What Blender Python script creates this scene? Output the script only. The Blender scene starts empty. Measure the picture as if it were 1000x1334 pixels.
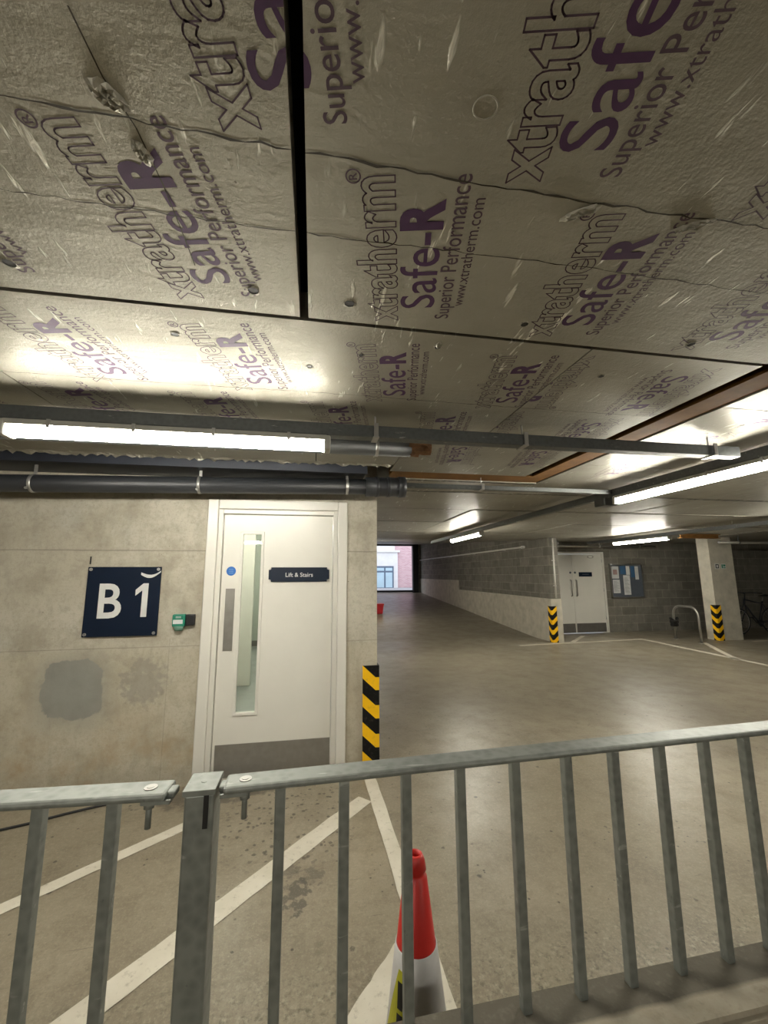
import bpy, bmesh, math, random
from mathutils import Vector, Matrix
random.seed(7)
PI = math.pi
scene = bpy.context.scene
COL = scene.collection

# ------------------------------------------------------------------ materials
def new_mat(name):
    m = bpy.data.materials.new(name); m.use_nodes = True
    nt = m.node_tree; nt.nodes.clear()
    out = nt.nodes.new('ShaderNodeOutputMaterial')
    return m, nt, out

class N:
    """tiny node helper"""
    def __init__(s, nt): s.nt = nt
    def n(s, t, **k):
        x = s.nt.nodes.new(t)
        for a, b in k.items(): setattr(x, a, b)
        return x
    def put(s, sock, v):
        if v is None: return
        if isinstance(v, bpy.types.NodeSocket): s.nt.links.new(v, sock)
        elif isinstance(v, (tuple, list)) and len(v) == 3 and sock.type == 'RGBA': sock.default_value = (*v, 1)
        else: sock.default_value = v
    def m(s, op, a, b=None, c=None, clamp=False):
        x = s.n('ShaderNodeMath', operation=op, use_clamp=clamp)
        for i, v in enumerate((a, b, c)): s.put(x.inputs[i], v)
        return x.outputs[0]
    def mix(s, f, a, b):
        x = s.n('ShaderNodeMix', data_type='RGBA')
        s.put(x.inputs[0], f); s.put(x.inputs[6], a); s.put(x.inputs[7], b)
        return x.outputs[2]
    def ramp(s, v, lo, hi, a=0.0, b=1.0):
        x = s.n('ShaderNodeMapRange', clamp=True)
        s.put(x.inputs[0], v)
        for i, q in enumerate((lo, hi, a, b)): x.inputs[i + 1].default_value = q
        return x.outputs[0]
    def coord(s): return s.n('ShaderNodeTexCoord').outputs['Object']
    def sep(s, v):
        x = s.n('ShaderNodeSeparateXYZ'); s.put(x.inputs[0], v); return x.outputs
    def comb(s, a, b, c):
        x = s.n('ShaderNodeCombineXYZ')
        for i, v in enumerate((a, b, c)): s.put(x.inputs[i], v)
        return x.outputs[0]
    def scale(s, v, sc):
        x = s.n('ShaderNodeMapping'); s.put(x.inputs[0], v); x.inputs['Scale'].default_value = sc; return x.outputs[0]
    def noise(s, v, sc, det=4.0, rough=.55):
        x = s.n('ShaderNodeTexNoise'); s.put(x.inputs['Vector'], v)
        x.inputs['Scale'].default_value = sc; x.inputs['Detail'].default_value = det; x.inputs['Roughness'].default_value = rough
        return x.outputs['Fac']
    def voro(s, v, sc, feat='F1'):
        x = s.n('ShaderNodeTexVoronoi', feature=feat); s.put(x.inputs['Vector'], v); x.inputs['Scale'].default_value = sc
        return x.outputs['Distance']
    def bump(s, h, st, dist=.01, nrm=None):
        x = s.n('ShaderNodeBump'); s.put(x.inputs['Height'], h)
        x.inputs['Strength'].default_value = st; x.inputs['Distance'].default_value = dist
        if nrm is not None: s.put(x.inputs['Normal'], nrm)
        return x.outputs[0]
    def bsdf(s, out, col, rough=.5, metal=0.0, nrm=None, spec=None, emit=None, est=0.0):
        b = s.n('ShaderNodeBsdfPrincipled')
        s.put(b.inputs['Base Color'], col); s.put(b.inputs['Roughness'], rough); s.put(b.inputs['Metallic'], metal)
        if nrm is not None: s.put(b.inputs['Normal'], nrm)
        if spec is not None: b.inputs['Specular IOR Level'].default_value = spec
        if emit is not None:
            s.put(b.inputs['Emission Color'], emit); b.inputs['Emission Strength'].default_value = est
        s.nt.links.new(b.outputs[0], out.inputs[0]); return b

def plain(name, col, rough=.5, metal=0.0, var=.06, sc=14.0, bump=.08, spec=None):
    m, nt, out = new_mat(name); k = N(nt); v = k.coord()
    nz = k.noise(v, sc, 5)
    dark = tuple(c * (1 - var * 2) for c in col); lite = tuple(min(1, c * (1 + var)) for c in col)
    c = k.mix(k.ramp(nz, .3, .7), dark, lite)
    k.bsdf(out, c, rough, metal, k.bump(k.noise(v, sc * 6, 3), bump, .003), spec)
    return m

def emitter(name, col, st):
    m, nt, out = new_mat(name); k = N(nt)
    k.bsdf(out, (.9, .9, .88), .4, emit=col, est=st)
    return m

def mat_wall():
    m, nt, out = new_mat('cast_concrete'); k = N(nt); v = k.coord(); x, y, z = k.sep(v)
    big = k.noise(v, .9, 5); mid = k.noise(v, 4, 6, .65); fine = k.noise(v, 38, 6, .7)
    c = k.mix(k.ramp(big, .35, .65), (.43, .395, .315), (.54, .51, .425))
    c = k.mix(k.ramp(mid, .48, .66, 0, .7), c, (.33, .295, .225))
    c = k.mix(k.ramp(k.noise(k.scale(v, (1, 1, .35)), 7, 5, .7), .5, .68, 0, .4), c, (.29, .265, .21))
    c = k.mix(k.ramp(k.noise(v, 2.2, 5, .6), .56, .7, 0, .5), c, (.50, .49, .43))
    c = k.mix(k.ramp(fine, .5, .75, 0, .5), c, (.25, .225, .18))
    c = k.mix(k.ramp(k.noise(v, 11, 7, .8), .52, .66, 0, .45), c, (.27, .245, .19))
    c = k.mix(k.ramp(k.noise(v, 90, 3), .62, .74, 0, .4), c, (.18, .16, .125))
    # rusty brown run-off towards the base (a stain with its own shape)
    rust = k.m('MULTIPLY', k.ramp(z, .75, .25), k.ramp(k.noise(v, 2.6, 6, .7), .47, .66))
    c = k.mix(k.m('MULTIPLY', rust, .6), c, (.36, .25, .14))
    lower = k.ramp(k.m('ADD', z, k.m('MULTIPLY', mid, .3)), 1.12, 1.22, .22, 0)
    c = k.mix(lower, c, (.42, .36, .23))
    # smooth grey repair patch
    wob = k.m('ADD', k.m('MULTIPLY', k.m('SUBTRACT', k.noise(v, 13, 5, .65), .5), .42), k.m('MULTIPLY', k.m('SUBTRACT', k.noise(v, 3.5, 2), .5), .75))
    dx = k.m('DIVIDE', k.m('ABSOLUTE', k.m('ADD', x, 1.775)), .20)
    dz = k.m('DIVIDE', k.m('ABSOLUTE', k.m('SUBTRACT', z, .74)), .185)
    dd = k.m('ADD', k.m('POWER', k.m('ADD', k.m('POWER', dx, 4.0), k.m('POWER', dz, 4.0)), .25), wob)
    patch = k.m('MULTIPLY', k.ramp(dd, 1.06, 1.0), k.m('LESS_THAN', y, 3.6))
    halo = k.m('MULTIPLY', k.ramp(k.m('ADD', dd, k.m('MULTIPLY', k.m('SUBTRACT', fine, .5), 1.4)), 1.75, 1.1), .4)
    c = k.mix(halo, c, (.25, .235, .20))
    c = k.mix(patch, c, k.mix(k.ramp(mid, .35, .7), (.235, .232, .205), (.29, .285, .25)))
    # second faint blotch right of the patch
    d2 = k.m('ADD', k.m('ADD', k.m('POWER', k.m('MULTIPLY', k.m('ADD', x, 1.28), 5.5), 2.0), k.m('POWER', k.m('MULTIPLY', k.m('SUBTRACT', z, .78), 5.0), 2.0)), k.m('MULTIPLY', k.m('SUBTRACT', k.noise(v, 22, 4), .5), 3.2))
    c = k.mix(k.ramp(d2, 1.0, .5, 0, .5), c, (.22, .205, .18))
    # shutter joints
    def line(zc, w, amt):
        d = k.m('ABSOLUTE', k.m('SUBTRACT', k.m('ADD', z, k.m('MULTIPLY', k.m('SUBTRACT', mid, .5), .012)), zc))
        return k.ramp(d, w, w * .3, 0, amt)
    ln = k.m('MAXIMUM', line(1.80, .007, .55), line(1.037, .006, .35))
    xs = k.ramp(k.m('ABSOLUTE', k.m('SUBTRACT', x, -1.12)), .005, .002, 0, .22)
    ln = k.m('MAXIMUM', ln, k.m('MULTIPLY', xs, k.m('LESS_THAN', z, 1.1)))
    c = k.mix(ln, c, (.20, .18, .15))
    pits = k.ramp(k.voro(v, 9), .05, .02, 0, .8)
    pits = k.m('MULTIPLY', pits, k.ramp(k.noise(v, 1.7, 2), .54, .6))
    c = k.mix(pits, c, (.12, .1, .08))
    h = k.m('SUBTRACT', k.m('ADD', k.m('MULTIPLY', fine, .5), mid), k.m('MULTIPLY', ln, 2.0))
    k.bsdf(out, c, .82, 0, k.bump(h, .25, .008), .25)
    return m

def mat_floor():
    m, nt, out = new_mat('floor_concrete'); k = N(nt); v = k.coord(); x, y, z = k.sep(v)
    big = k.noise(v, .55, 5, .6); mid = k.noise(v, 3.1, 6, .65); fine = k.noise(v, 45, 5, .7)
    c = k.mix(k.ramp(big, .35, .65), (.218, .185, .130), (.305, .265, .195))
    c = k.mix(k.ramp(mid, .46, .70, 0, .6), c, (.155, .128, .085))
    c = k.mix(k.ramp(k.noise(v, 10, 6, .75), .5, .68, 0, .5), c, (.145, .122, .083))
    c = k.mix(k.ramp(fine, .48, .75, 0, .45), c, (.40, .35, .255))
    # darker tone on the far drive
    far = k.m('MULTIPLY', k.ramp(y, 4.2, 6.5), k.ramp(x, .3, 1.2))
    c = k.mix(k.m('MULTIPLY', far, .5), c, (.155, .138, .10))
    # dark drips and droppings
    sp = k.m('MULTIPLY', k.ramp(k.m('ADD', k.voro(v, 5.5), k.m('MULTIPLY', k.m('SUBTRACT', fine, .5), .12)), .085, .055), k.ramp(k.noise(v, 1.3, 2), .5, .56))
    sp2 = k.m('MULTIPLY', k.ramp(k.voro(v, 17), .13, .09), k.ramp(k.noise(v, 2.3, 3), .52, .58))
    sp3 = k.m('MULTIPLY', k.ramp(k.m('ADD', k.voro(v, 9.5), k.m('MULTIPLY', k.m('SUBTRACT', fine, .5), .2)), .10, .06), k.ramp(k.noise(v, .9, 3), .47, .53))
    c = k.mix(k.m('MULTIPLY', k.m('MAXIMUM', k.m('MAXIMUM', sp, sp2), sp3), .8), c, (.045, .038, .03))
    c = k.mix(k.ramp(k.noise(v, 1.9, 6, .75), .56, .68, 0, .4), c, (.13, .112, .08))
    reg = k.m('ADD', k.m('POWER', k.m('MULTIPLY', k.m('ADD', x, .12), 2.0), 2.0), k.m('POWER', k.m('MULTIPLY', k.m('SUBTRACT', y, 3.0), 1.9), 2.0))
    sp4 = k.m('MULTIPLY', k.ramp(k.m('ADD', k.voro(v, 21), k.m('MULTIPLY', k.m('SUBTRACT', fine, .5), .5)), .30, .20), k.ramp(reg, 1.0, .5))
    c = k.mix(k.m('MULTIPLY', sp4, .75), c, (.05, .042, .032))
    # damp dark patch by the wall foot
    d = k.m('ADD', k.m('POWER', k.m('MULTIPLY', k.m('ADD', x, .78), 2.0), 2.0), k.m('POWER', k.m('MULTIPLY', k.m('SUBTRACT', y, 3.42), 5.0), 2.0))
    d = k.m('ADD', d, k.m('MULTIPLY', k.m('SUBTRACT', k.noise(v, 14, 5), .5), 3.0))
    c = k.mix(k.ramp(d, .9, .3, 0, .7), c, (.06, .05, .04))
    # splash mark
    for (sx, sy, sxw, syw, am) in ((-.05, 2.36, 13, 7, .75), (.03, 2.47, 16, 13, .5), (-.09, 2.53, 20, 12, .5)):
        d = k.m('ADD', k.m('POWER', k.m('MULTIPLY', k.m('SUBTRACT', x, sx), sxw), 2.0), k.m('POWER', k.m('MULTIPLY', k.m('SUBTRACT', y, sy), syw), 2.0))
        d = k.m('ADD', d, k.m('MULTIPLY', k.m('SUBTRACT', k.noise(v, 20, 4), .5), 5.5))
        c = k.mix(k.ramp(d, .75, .35, 0, am), c, (.07, .062, .05))
    # fine scuffs and tyre scratches
    for (ang, th) in ((.4, .0), (1.3, 3.0), (2.2, 7.0)):
        mp = k.n('ShaderNodeMapping'); k.put(mp.inputs[0], v); mp.inputs['Rotation'].default_value = (0, 0, ang); mp.inputs['Location'].default_value = (th, th, 0); mp.inputs['Scale'].default_value = (1.2, 26, 1)
        c = k.mix(k.m('MULTIPLY', k.ramp(k.noise(mp.outputs[0], 1.6, 3), .70, .74), .45), c, (.10, .088, .068))
    agg = k.noise(v, 120, 2); c = k.mix(k.ramp(agg, .60, .72, 0, .45), c, (.12, .105, .08)); c = k.mix(k.ramp(agg, .40, .30, 0, .35), c, (.42, .39, .31))
    # grit heaped along the low wall
    gr = k.m('MULTIPLY', k.ramp(k.m('ABSOLUTE', k.m('SUBTRACT', k.m('ADD', y, k.m('MULTIPLY', mid, .35)), 1.92)), .30, .05), k.ramp(k.noise(v, 26, 5, .7), .46, .6))
    c = k.mix(k.m('MULTIPLY', gr, .75), c, k.mix(k.ramp(fine, .4, .6), (.10, .088, .06), (.38, .34, .25)))
    rg = k.m('ADD', .20, k.m('MULTIPLY', mid, .34))
    k.bsdf(out, c, rg, 0, k.bump(k.m('ADD', mid, k.m('MULTIPLY', fine, .25)), .10, .006), .42)
    return m

def mat_block(name, ca, cb, mortar, amt=.5):
    m, nt, out = new_mat(name); k = N(nt); v = k.coord(); x, y, z = k.sep(v)
    uv = k.comb(k.m('ADD', x, y), z, 0.0)
    b = k.n('ShaderNodeTexBrick'); k.put(b.inputs['Vector'], uv)
    b.inputs['Scale'].default_value = 1.0; b.inputs['Brick Width'].default_value = .45; b.inputs['Row Height'].default_value = .225
    b.inputs['Mortar Size'].default_value = .008; b.inputs['Mortar Smooth'].default_value = .3; b.inputs['Bias'].default_value = 0
    b.inputs['Color1'].default_value = (*ca, 1); b.inputs['Color2'].default_value = (*cb, 1); b.inputs['Mortar'].default_value = (*mortar, 1)
    nz = k.noise(v, 5, 5); fine = k.noise(v, 60, 3)
    c = k.mix(k.ramp(nz, .4, .7, 0, amt), b.outputs['Color'], tuple(q * .62 for q in ca))
    h = k.m('SUBTRACT', k.m('MULTIPLY', fine, .5), k.m('MULTIPLY', b.outputs['Fac'], 1.2))
    k.bsdf(out, c, .85, 0, k.bump(h, .45, .008), .25)
    return m

def mat_foil(name='foil_facing'):
    m, nt, out = new_mat(name); k = N(nt); v = k.coord(); x, y, z = k.sep(v)
    oi = k.n('ShaderNodeObjectInfo').outputs['Random']
    big = k.noise(v, 1.6, 4); fine = k.noise(v, 75, 4, .6); med = k.noise(v, 14, 5, .6)
    c = k.mix(k.ramp(big, .3, .7), (.295, .278, .230), (.385, .365, .308))
    c = k.mix(k.m('MULTIPLY', oi, .25), c, (.40, .39, .345))
    # short diagonal scuffs in the foil
    st = k.n('ShaderNodeMapping'); k.put(st.inputs[0], v); st.inputs['Rotation'].default_value = (0, 0, .5); st.inputs['Scale'].default_value = (34, 6, 1)
    sc = k.m('MULTIPLY', k.ramp(k.noise(st.outputs[0], 1, 3), .645, .70), k.ramp(k.noise(v, 3, 2), .40, .55))
    c = k.mix(k.m('MULTIPLY', sc, .55), c, (.9, .88, .8))
    spots = k.m('MULTIPLY', k.ramp(k.voro(v, 6.3), .03, .018), k.ramp(k.noise(v, 2, 2), .5, .55))
    c = k.mix(spots, c, (.1, .08, .06))
    ripple = k.noise(k.scale(v, (.8, 7, 1)), 1.5, 3)
    peel = k.noise(v, 150, 3, .6)
    h = k.m('ADD', k.m('ADD', k.m('MULTIPLY', fine, .35), k.m('MULTIPLY', med, .5)), k.m('ADD', k.m('MULTIPLY', ripple, .9), k.m('MULTIPLY', sc, .7)))
    h = k.m('ADD', h, k.m('MULTIPLY', peel, .12))
    bs = k.bsdf(out, c, k.m('ADD', .58, k.m('MULTIPLY', med, .10)), .85, k.bump(h, .36, .012))
    # thin lacquer over the foil
    bs.inputs['Coat Weight'].default_value = .16; bs.inputs['Coat Roughness'].default_value = .24; bs.inputs['Coat IOR'].default_value = 1.5
    hc = k.m('ADD', k.m('MULTIPLY', med, .35), k.m('MULTIPLY', ripple, .8)); k.put(bs.inputs['Coat Normal'], k.bump(hc, .40, .012))
    return m

def mat_chevron():
    m, nt, out = new_mat('hazard_chevron'); k = N(nt); v = k.coord(); x, y, z = k.sep(v)
    d = k.m('MAXIMUM', k.m('ABSOLUTE', x), k.m('ABSOLUTE', y))
    p = k.m('SUBTRACT', z, k.m('MULTIPLY', d, .9))
    f = k.m('FRACT', k.m('DIVIDE', k.m('ADD', p, .18), .225))
    c = k.mix(k.m('GREATER_THAN', f, .535), (.004, .004, .004), (.95, .54, .008))
    c = k.mix(k.ramp(k.noise(v, 30, 5), .55, .8, 0, .3), c, (.10, .09, .07))
    k.bsdf(out, c, .55, 0, k.bump(k.noise(v, 120, 2), .1, .002), .25)
    return m

def mat_galv(name='galvanised_steel', col=(.235, .248, .228), lo=(.155, .165, .152)):
    m, nt, out = new_mat(name); k = N(nt); v = k.coord()
    sp = k.voro(v, 46); nz = k.noise(v, 7, 5)
    c = k.mix(k.ramp(k.m('ADD', k.m('MULTIPLY', sp, .6), nz), .4, .95), lo, col)
    c = k.mix(k.ramp(k.noise(v, 60, 4), .66, .78, 0, .6), c, (.08, .08, .075))
    sc = k.noise(k.scale(v, (9, 60, 40)), 1, 3)
    c = k.mix(k.ramp(sc, .66, .72, 0, .35), c, (.62, .62, .58))
    k.bsdf(out, c, k.m('ADD', .42, k.m('MULTIPLY', nz, .2)), .45, k.bump(k.noise(v, 90, 3), .12, .002))
    return m

def mat_line():
    m, nt, out = new_mat('white_road_paint'); k = N(nt); v = k.coord()
    nz = k.noise(v, 30, 6, .7); b = k.noise(v, 5, 4)
    c = k.mix(k.ramp(b, .35, .7), (.56, .52, .42), (.66, .62, .52))
    c = k.mix(k.ramp(nz, .56, .72, 0, .7), c, (.30, .27, .21))
    k.bsdf(out, c, .6, 0, k.bump(nz, .15, .003), .3)
    return m

def mat_glass():
    m, nt, out = new_mat('clear_glass'); k = N(nt)
    t = k.n('ShaderNodeBsdfTransparent'); t.inputs[0].default_value = (.93, .96, .94, 1)
    g = k.n('ShaderNodeBsdfGlossy'); g.inputs['Roughness'].default_value = .03
    f = k.n('ShaderNodeFresnel'); f.inputs[0].default_value = 1.45
    mx = k.n('ShaderNodeMixShader'); k.put(mx.inputs[0], f.outputs[0]); k.put(mx.inputs[1], t.outputs[0]); k.put(mx.inputs[2], g.outputs[0])
    nt.links.new(mx.outputs[0], out.inputs[0]); return m

def mat_brick():
    m, nt, out = new_mat('red_brickwork'); k = N(nt); v = k.coord(); x, y, z = k.sep(v)
    b = k.n('ShaderNodeTexBrick'); k.put(b.inputs['Vector'], k.comb(x, z, 0.0))
    b.inputs['Scale'].default_value = 1; b.inputs['Brick Width'].default_value = .225; b.inputs['Row Height'].default_value = .075
    b.inputs['Mortar Size'].default_value = .008
    b.inputs['Color1'].default_value = (.52, .33, .34, 1); b.inputs['Color2'].default_value = (.44, .25, .27, 1); b.inputs['Mortar'].default_value = (.5, .42, .40, 1)
    k.bsdf(out, b.outputs['Color'], .8); return m

M = dict(
    wall=mat_wall(), floor=mat_floor(), foil=mat_foil(), chev=mat_chevron(), galv=mat_galv(), line=mat_line(), glass=mat_glass(), brick=mat_brick(),
    block=mat_block('grey_blockwork', (.165, .155, .128), (.225, .21, .178), (.30, .28, .235)),
    plinth=plain('pale_plinth_concrete', (.50, .465, .385), .8, 0, .10, 5, .3, .25),
    column=plain('pale_column_concrete', (.53, .495, .41), .8, 0, .09, 6, .3, .25),
    ledge=plain('low_wall_concrete', (.33, .295, .23), .85, 0, .12, 16, .5, .2),
    slab=plain('dark_soffit', (.012, .012, .012), .95, 0, .1, 6, .1, .1),  # near-black colour stands in for the unlit void over the boards
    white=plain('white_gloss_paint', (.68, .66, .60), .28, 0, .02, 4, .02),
    leaf=plain('white_door_paint', (.70, .68, .615), .3, 0, .02, 3, .02),
    kick=plain('brushed_steel', (.30, .285, .26), .38, .6, .05, 20, .05),
    dkick=plain('dark_steel_plate', (.17, .16, .145), .42, .4, .06, 9, .04),
    navy=plain('navy_sign', (.005, .011, .026), .4, 0, .05, 8, .02, .25),
    letter=plain('pale_lettering', (.62, .62, .60), .5, 0, .02, 8, 0),
    purple=plain('purple_print', (.062, .017, .078), .55, .05, .08, 30, 0),
    outline=plain('dark_purple_print', (.085, .05, .075), .55, .15, .08, 30, 0),
    crease_shade=plain('foil_crease_and_shade', (.045, .036, .025), .6, .2, .2, 40, .2),  # tape creases, and painted step shadows at the far board joints
    rust=plain('orange_primer_steel', (.23, .105, .022), .8, 0, .12, 9, .15),
    darkbeam=plain('navy_grey_steel', (.022, .026, .038), .5, .1, .1, 6, .05),
    pipe=plain('dark_grey_pvc', (.030, .032, .036), .42, 0, .06, 6, .03),
    greypipe=plain('grey_pvc', (.075, .078, .076), .42, 0, .08, 6, .05),
    trunk=mat_galv('trunking_steel', (.13, .137, .135), (.10, .106, .104)),
    lampbody=plain('lamp_body', (.62, .62, .58), .45, 0, .02, 8, 0),
    lampgrey=plain('lamp_end', (.48, .47, .42), .5, 0, .03, 8, 0),
    red=plain('red_plastic', (.55, .022, .016), .42, 0, .08, 9, .05),
    dkred=plain('dark_red_plastic', (.50, .02, .03), .45, 0, .08, 9, .05),
    sleeve=plain('dirty_white_sleeve', (.56, .545, .53), .4, 0, .12, 9, .05),
    yellow=plain('yellow_green_sticker', (.52, .50, .03), .45, 0, .05, 20, 0),
    black=plain('black_plastic', (.010, .010, .011), .45, 0, .1, 20, .05),
    rubber=plain('black_rubber', (.014, .014, .014), .6, 0, .1, 20, .1),
    green=plain('green_plastic', (.015, .19, .12), .4, 0, .04, 10, 0),
    blue=plain('blue_sticker', (.02, .15, .50), .4, 0, .04, 10, 0),
    paper=plain('paper', (.62, .63, .62), .7, 0, .03, 10, 0),
    board=plain('slate_board', (.10, .115, .14), .35, 0, .05, 10, 0),
    bluepaper=plain('blue_paper', (.05, .14, .28), .6, 0, .05, 10, 0),
    pinkpaper=plain('pink_paper', (.42, .27, .25), .6, 0, .05, 10, 0),
    steel=plain('stainless_tube', (.42, .41, .38), .3, .85, .05, 10, .02),
    bolt=plain('bolt_steel', (.45, .44, .42), .35, .7, .05, 20, .02),
    lobby=plain('lobby_paint', (.42, .45, .39), .6, 0, .02, 2, .02),
    lobbyfloor=plain('lobby_floor', (.30, .31, .29), .5, 0, .08, 4, .05),
    bike=plain('dark_bike_paint', (.025, .028, .035), .35, .2, .05, 10, 0),
    frameblack=plain('black_gate_steel', (.006, .006, .007), .5, 0, .1, 8, 0),
    stone=plain('pale_stone', (.62, .60, .58), .8, 0, .04, 3, .1),
    winframe=plain('slate_window_frame', (.09, .12, .17), .5, 0, .05, 6, 0),
    winglass=plain('sky_lit_window', (.40, .52, .58), .08, 0, .05, 2, 0),
    asphalt=plain('street_asphalt', (.30, .30, .30), .9, 0, .08, 6, .2),
    cardboard=plain('brown_lagging', (.22, .11, .05), .8, 0, .2, 20, .4),
    dimtube=emitter('dim_lamp_diffuser', (1.0, .955, .84), 38.0),  # same lamp dimmed, to balance near against far brightness
    tube=emitter('lamp_diffuser', (1.0, .955, .83), 52.0),
    lobbytube=emitter('lobby_diffuser', (1.0, 1.0, .95), 110.0),
)

# ------------------------------------------------------------------ mesh helpers
def box(bm, x0, x1, y0, y1, z0, z1, mi=0, rot=None):
    vs = [Vector((x, y, z)) for z in (z0, z1) for y in (y0, y1) for x in (x0, x1)]
    if rot: vs = [rot @ p for p in vs]
    v = [bm.verts.new(p) for p in vs]
    for q in ((0, 2, 3, 1), (4, 5, 7, 6), (0, 1, 5, 4), (2, 6, 7, 3), (0, 4, 6, 2), (1, 3, 7, 5)):
        f = bm.faces.new([v[i] for i in q]); f.material_index = mi

def basis(d):
    d = d.normalized(); u = d.orthogonal().normalized(); return u, d.cross(u)

def ring(bm, c, u, w, r, n): return [bm.verts.new(c + r * (math.cos(2 * PI * i / n) * u + math.sin(2 * PI * i / n) * w)) for i in range(n)]

def tube(bm, pts, r, n=12, cap=True, mi=0, closed=False):
    pts = [Vector(p) for p in pts]; k = len(pts); rings = []
    u = None
    for i, p in enumerate(pts):
        if closed: d = pts[(i + 1) % k] - pts[i - 1]
        else: d = (pts[min(i + 1, k - 1)] - pts[max(i - 1, 0)])
        d.normalize()
        if u is None: u = d.orthogonal().normalized()
        else: u = (u - d * u.dot(d)).normalized()
        w = d.cross(u)
        rr = r[i] if isinstance(r, (list, tuple)) else r
        rings.append(ring(bm, p, u, w, rr, n))
    for i in range(k if closed else k - 1):
        a, b = rings[i], rings[(i + 1) % k]
        for j in range(n):
            f = bm.faces.new((a[j], a[(j + 1) % n], b[(j + 1) % n], b[j])); f.smooth = True; f.material_index = mi
    if cap and not closed:
        f = bm.faces.new(rings[0][::-1]); f.material_index = mi
        f = bm.faces.new(rings[-1]); f.material_index = mi

def lathe(bm, c, prof, n=36, mi=0, cap=True):
    c = Vector(c); rs = [[bm.verts.new(c + Vector((r * math.cos(2 * PI * i / n), r * math.sin(2 * PI * i / n), z))) for i in range(n)] for r, z in prof]
    for a, b in zip(rs, rs[1:]):
        for j in range(n):
            f = bm.faces.new((a[j], a[(j + 1) % n], b[(j + 1) % n], b[j])); f.smooth = True; f.material_index = mi
    if cap:
        bm.faces.new(rs[0][::-1]).material_index = mi; bm.faces.new(rs[-1]).material_index = mi

def disc(bm, c, nrm, r, h, n=16, mi=0):
    c = Vector(c); nrm = Vector(nrm).normalized(); tube(bm, [c, c + nrm * h], r, n, True, mi)

def obj(name, bm, mats, parent=None, bevel=0.0, recalc=True):
    """links one mesh; the bmesh is in world coordinates"""
    if recalc: bmesh.ops.recalc_face_normals(bm, faces=bm.faces)
    off = Vector((0, 0, 0)); p = parent
    while p is not None: off += p.location; p = p.parent
    if parent is not None: bmesh.ops.translate(bm, verts=bm.verts, vec=-off)
    me = bpy.data.meshes.new(name); bm.to_mesh(me); bm.free()
    for m in (mats if isinstance(mats, (list, tuple)) else [mats]): me.materials.append(m)
    o = bpy.data.objects.new(name, me); COL.objects.link(o)
    if parent is not None: o.parent = parent
    if bevel:
        b = o.modifiers.new('bevel', 'BEVEL'); b.width = bevel; b.segments = 2; b.limit_method = 'ANGLE'; b.angle_limit = .7
    return o

def tag(o, label, cat, group=None):
    o['label'] = label; o['category'] = cat
    if group: o['group'] = group
    return o

def thing(name, label, cat, loc, group=None):
    o = bpy.data.objects.new(name, None); COL.objects.link(o); o.location = loc; o.empty_display_size = .1
    return tag(o, label, cat, group)

def struct(name, bm, mats, parent=None, bevel=0.0):
    o = obj(name, bm, mats, parent, bevel)
    if parent is None: o['kind'] = 'structure'
    return o

def B(*boxes):
    bm = bmesh.new()
    for b in boxes: box(bm, *b)
    return bm

def text_bm(s, w=None, h=None, bold=0.0, outline=0.0, size=1.0):
    """flat text in the xy plane, left end at x=0, baseline y=0; w fits the length, h the capital/x height of letter set"""
    cu = bpy.data.curves.new('lettering', 'FONT'); cu.body = s; cu.size = size; cu.offset = bold; cu.resolution_u = 4
    o = bpy.data.objects.new('lettering', cu); COL.objects.link(o)
    bpy.context.view_layer.update()
    me = bpy.data.meshes.new_from_object(o.evaluated_get(bpy.context.evaluated_depsgraph_get()))
    bm = bmesh.new(); bm.from_mesh(me)
    bpy.data.objects.remove(o); bpy.data.curves.remove(cu); bpy.data.meshes.remove(me)
    bmesh.ops.remove_doubles(bm, verts=bm.verts, dist=1e-5)
    xs = [v.co.x for v in bm.verts]; ys = [v.co.y for v in bm.verts]
    x0, x1 = min(xs), max(xs)
    sx = (w / (x1 - x0)) if w else 1.0
    sy = (h / max(ys)) if h else sx
    for v in bm.verts: v.co = Vector(((v.co.x - x0) * sx, v.co.y * sy, 0))
    if outline:
        segs = [(e.verts[0].co.copy(), e.verts[1].co.copy()) for e in bm.edges if len(e.link_faces) == 1]
        bm.free(); bm = bmesh.new()
        for a, b in segs:
            d = b - a
            if d.length < 1e-6: continue
            d.normalize(); q = Vector((-d.y, d.x, 0)) * outline / 2; e = d * outline * .4
            bm.faces.new([bm.verts.new(p) for p in (a - e + q, b + e + q, b + e - q, a - e - q)])
    return bm

def join_bm(dst, src, mat, mi, free=True):
    mp = {}
    for v in src.verts: mp[v] = dst.verts.new(mat @ v.co)
    for f in src.faces:
        try:
            g = dst.faces.new([mp[v] for v in f.verts]); g.material_index = mi
        except ValueError: pass
    if free: src.free()

def sheet(bm, pts, z, mi=0):
    f = bm.faces.new([bm.verts.new((x, y, z)) for x, y in pts]); f.material_index = mi

def arc(c, r, a0, a1, n, plane='xz'):
    out = []
    for i in range(n + 1):
        a = a0 + (a1 - a0) * i / n
        if plane == 'xz': out.append((c[0] + r * math.cos(a), c[1], c[2] + r * math.sin(a)))
        elif plane == 'yz': out.append((c[0], c[1] + r * math.cos(a), c[2] + r * math.sin(a)))
        else: out.append((c[0] + r * math.cos(a), c[1] + r * math.sin(a), c[2]))
    return out

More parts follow.
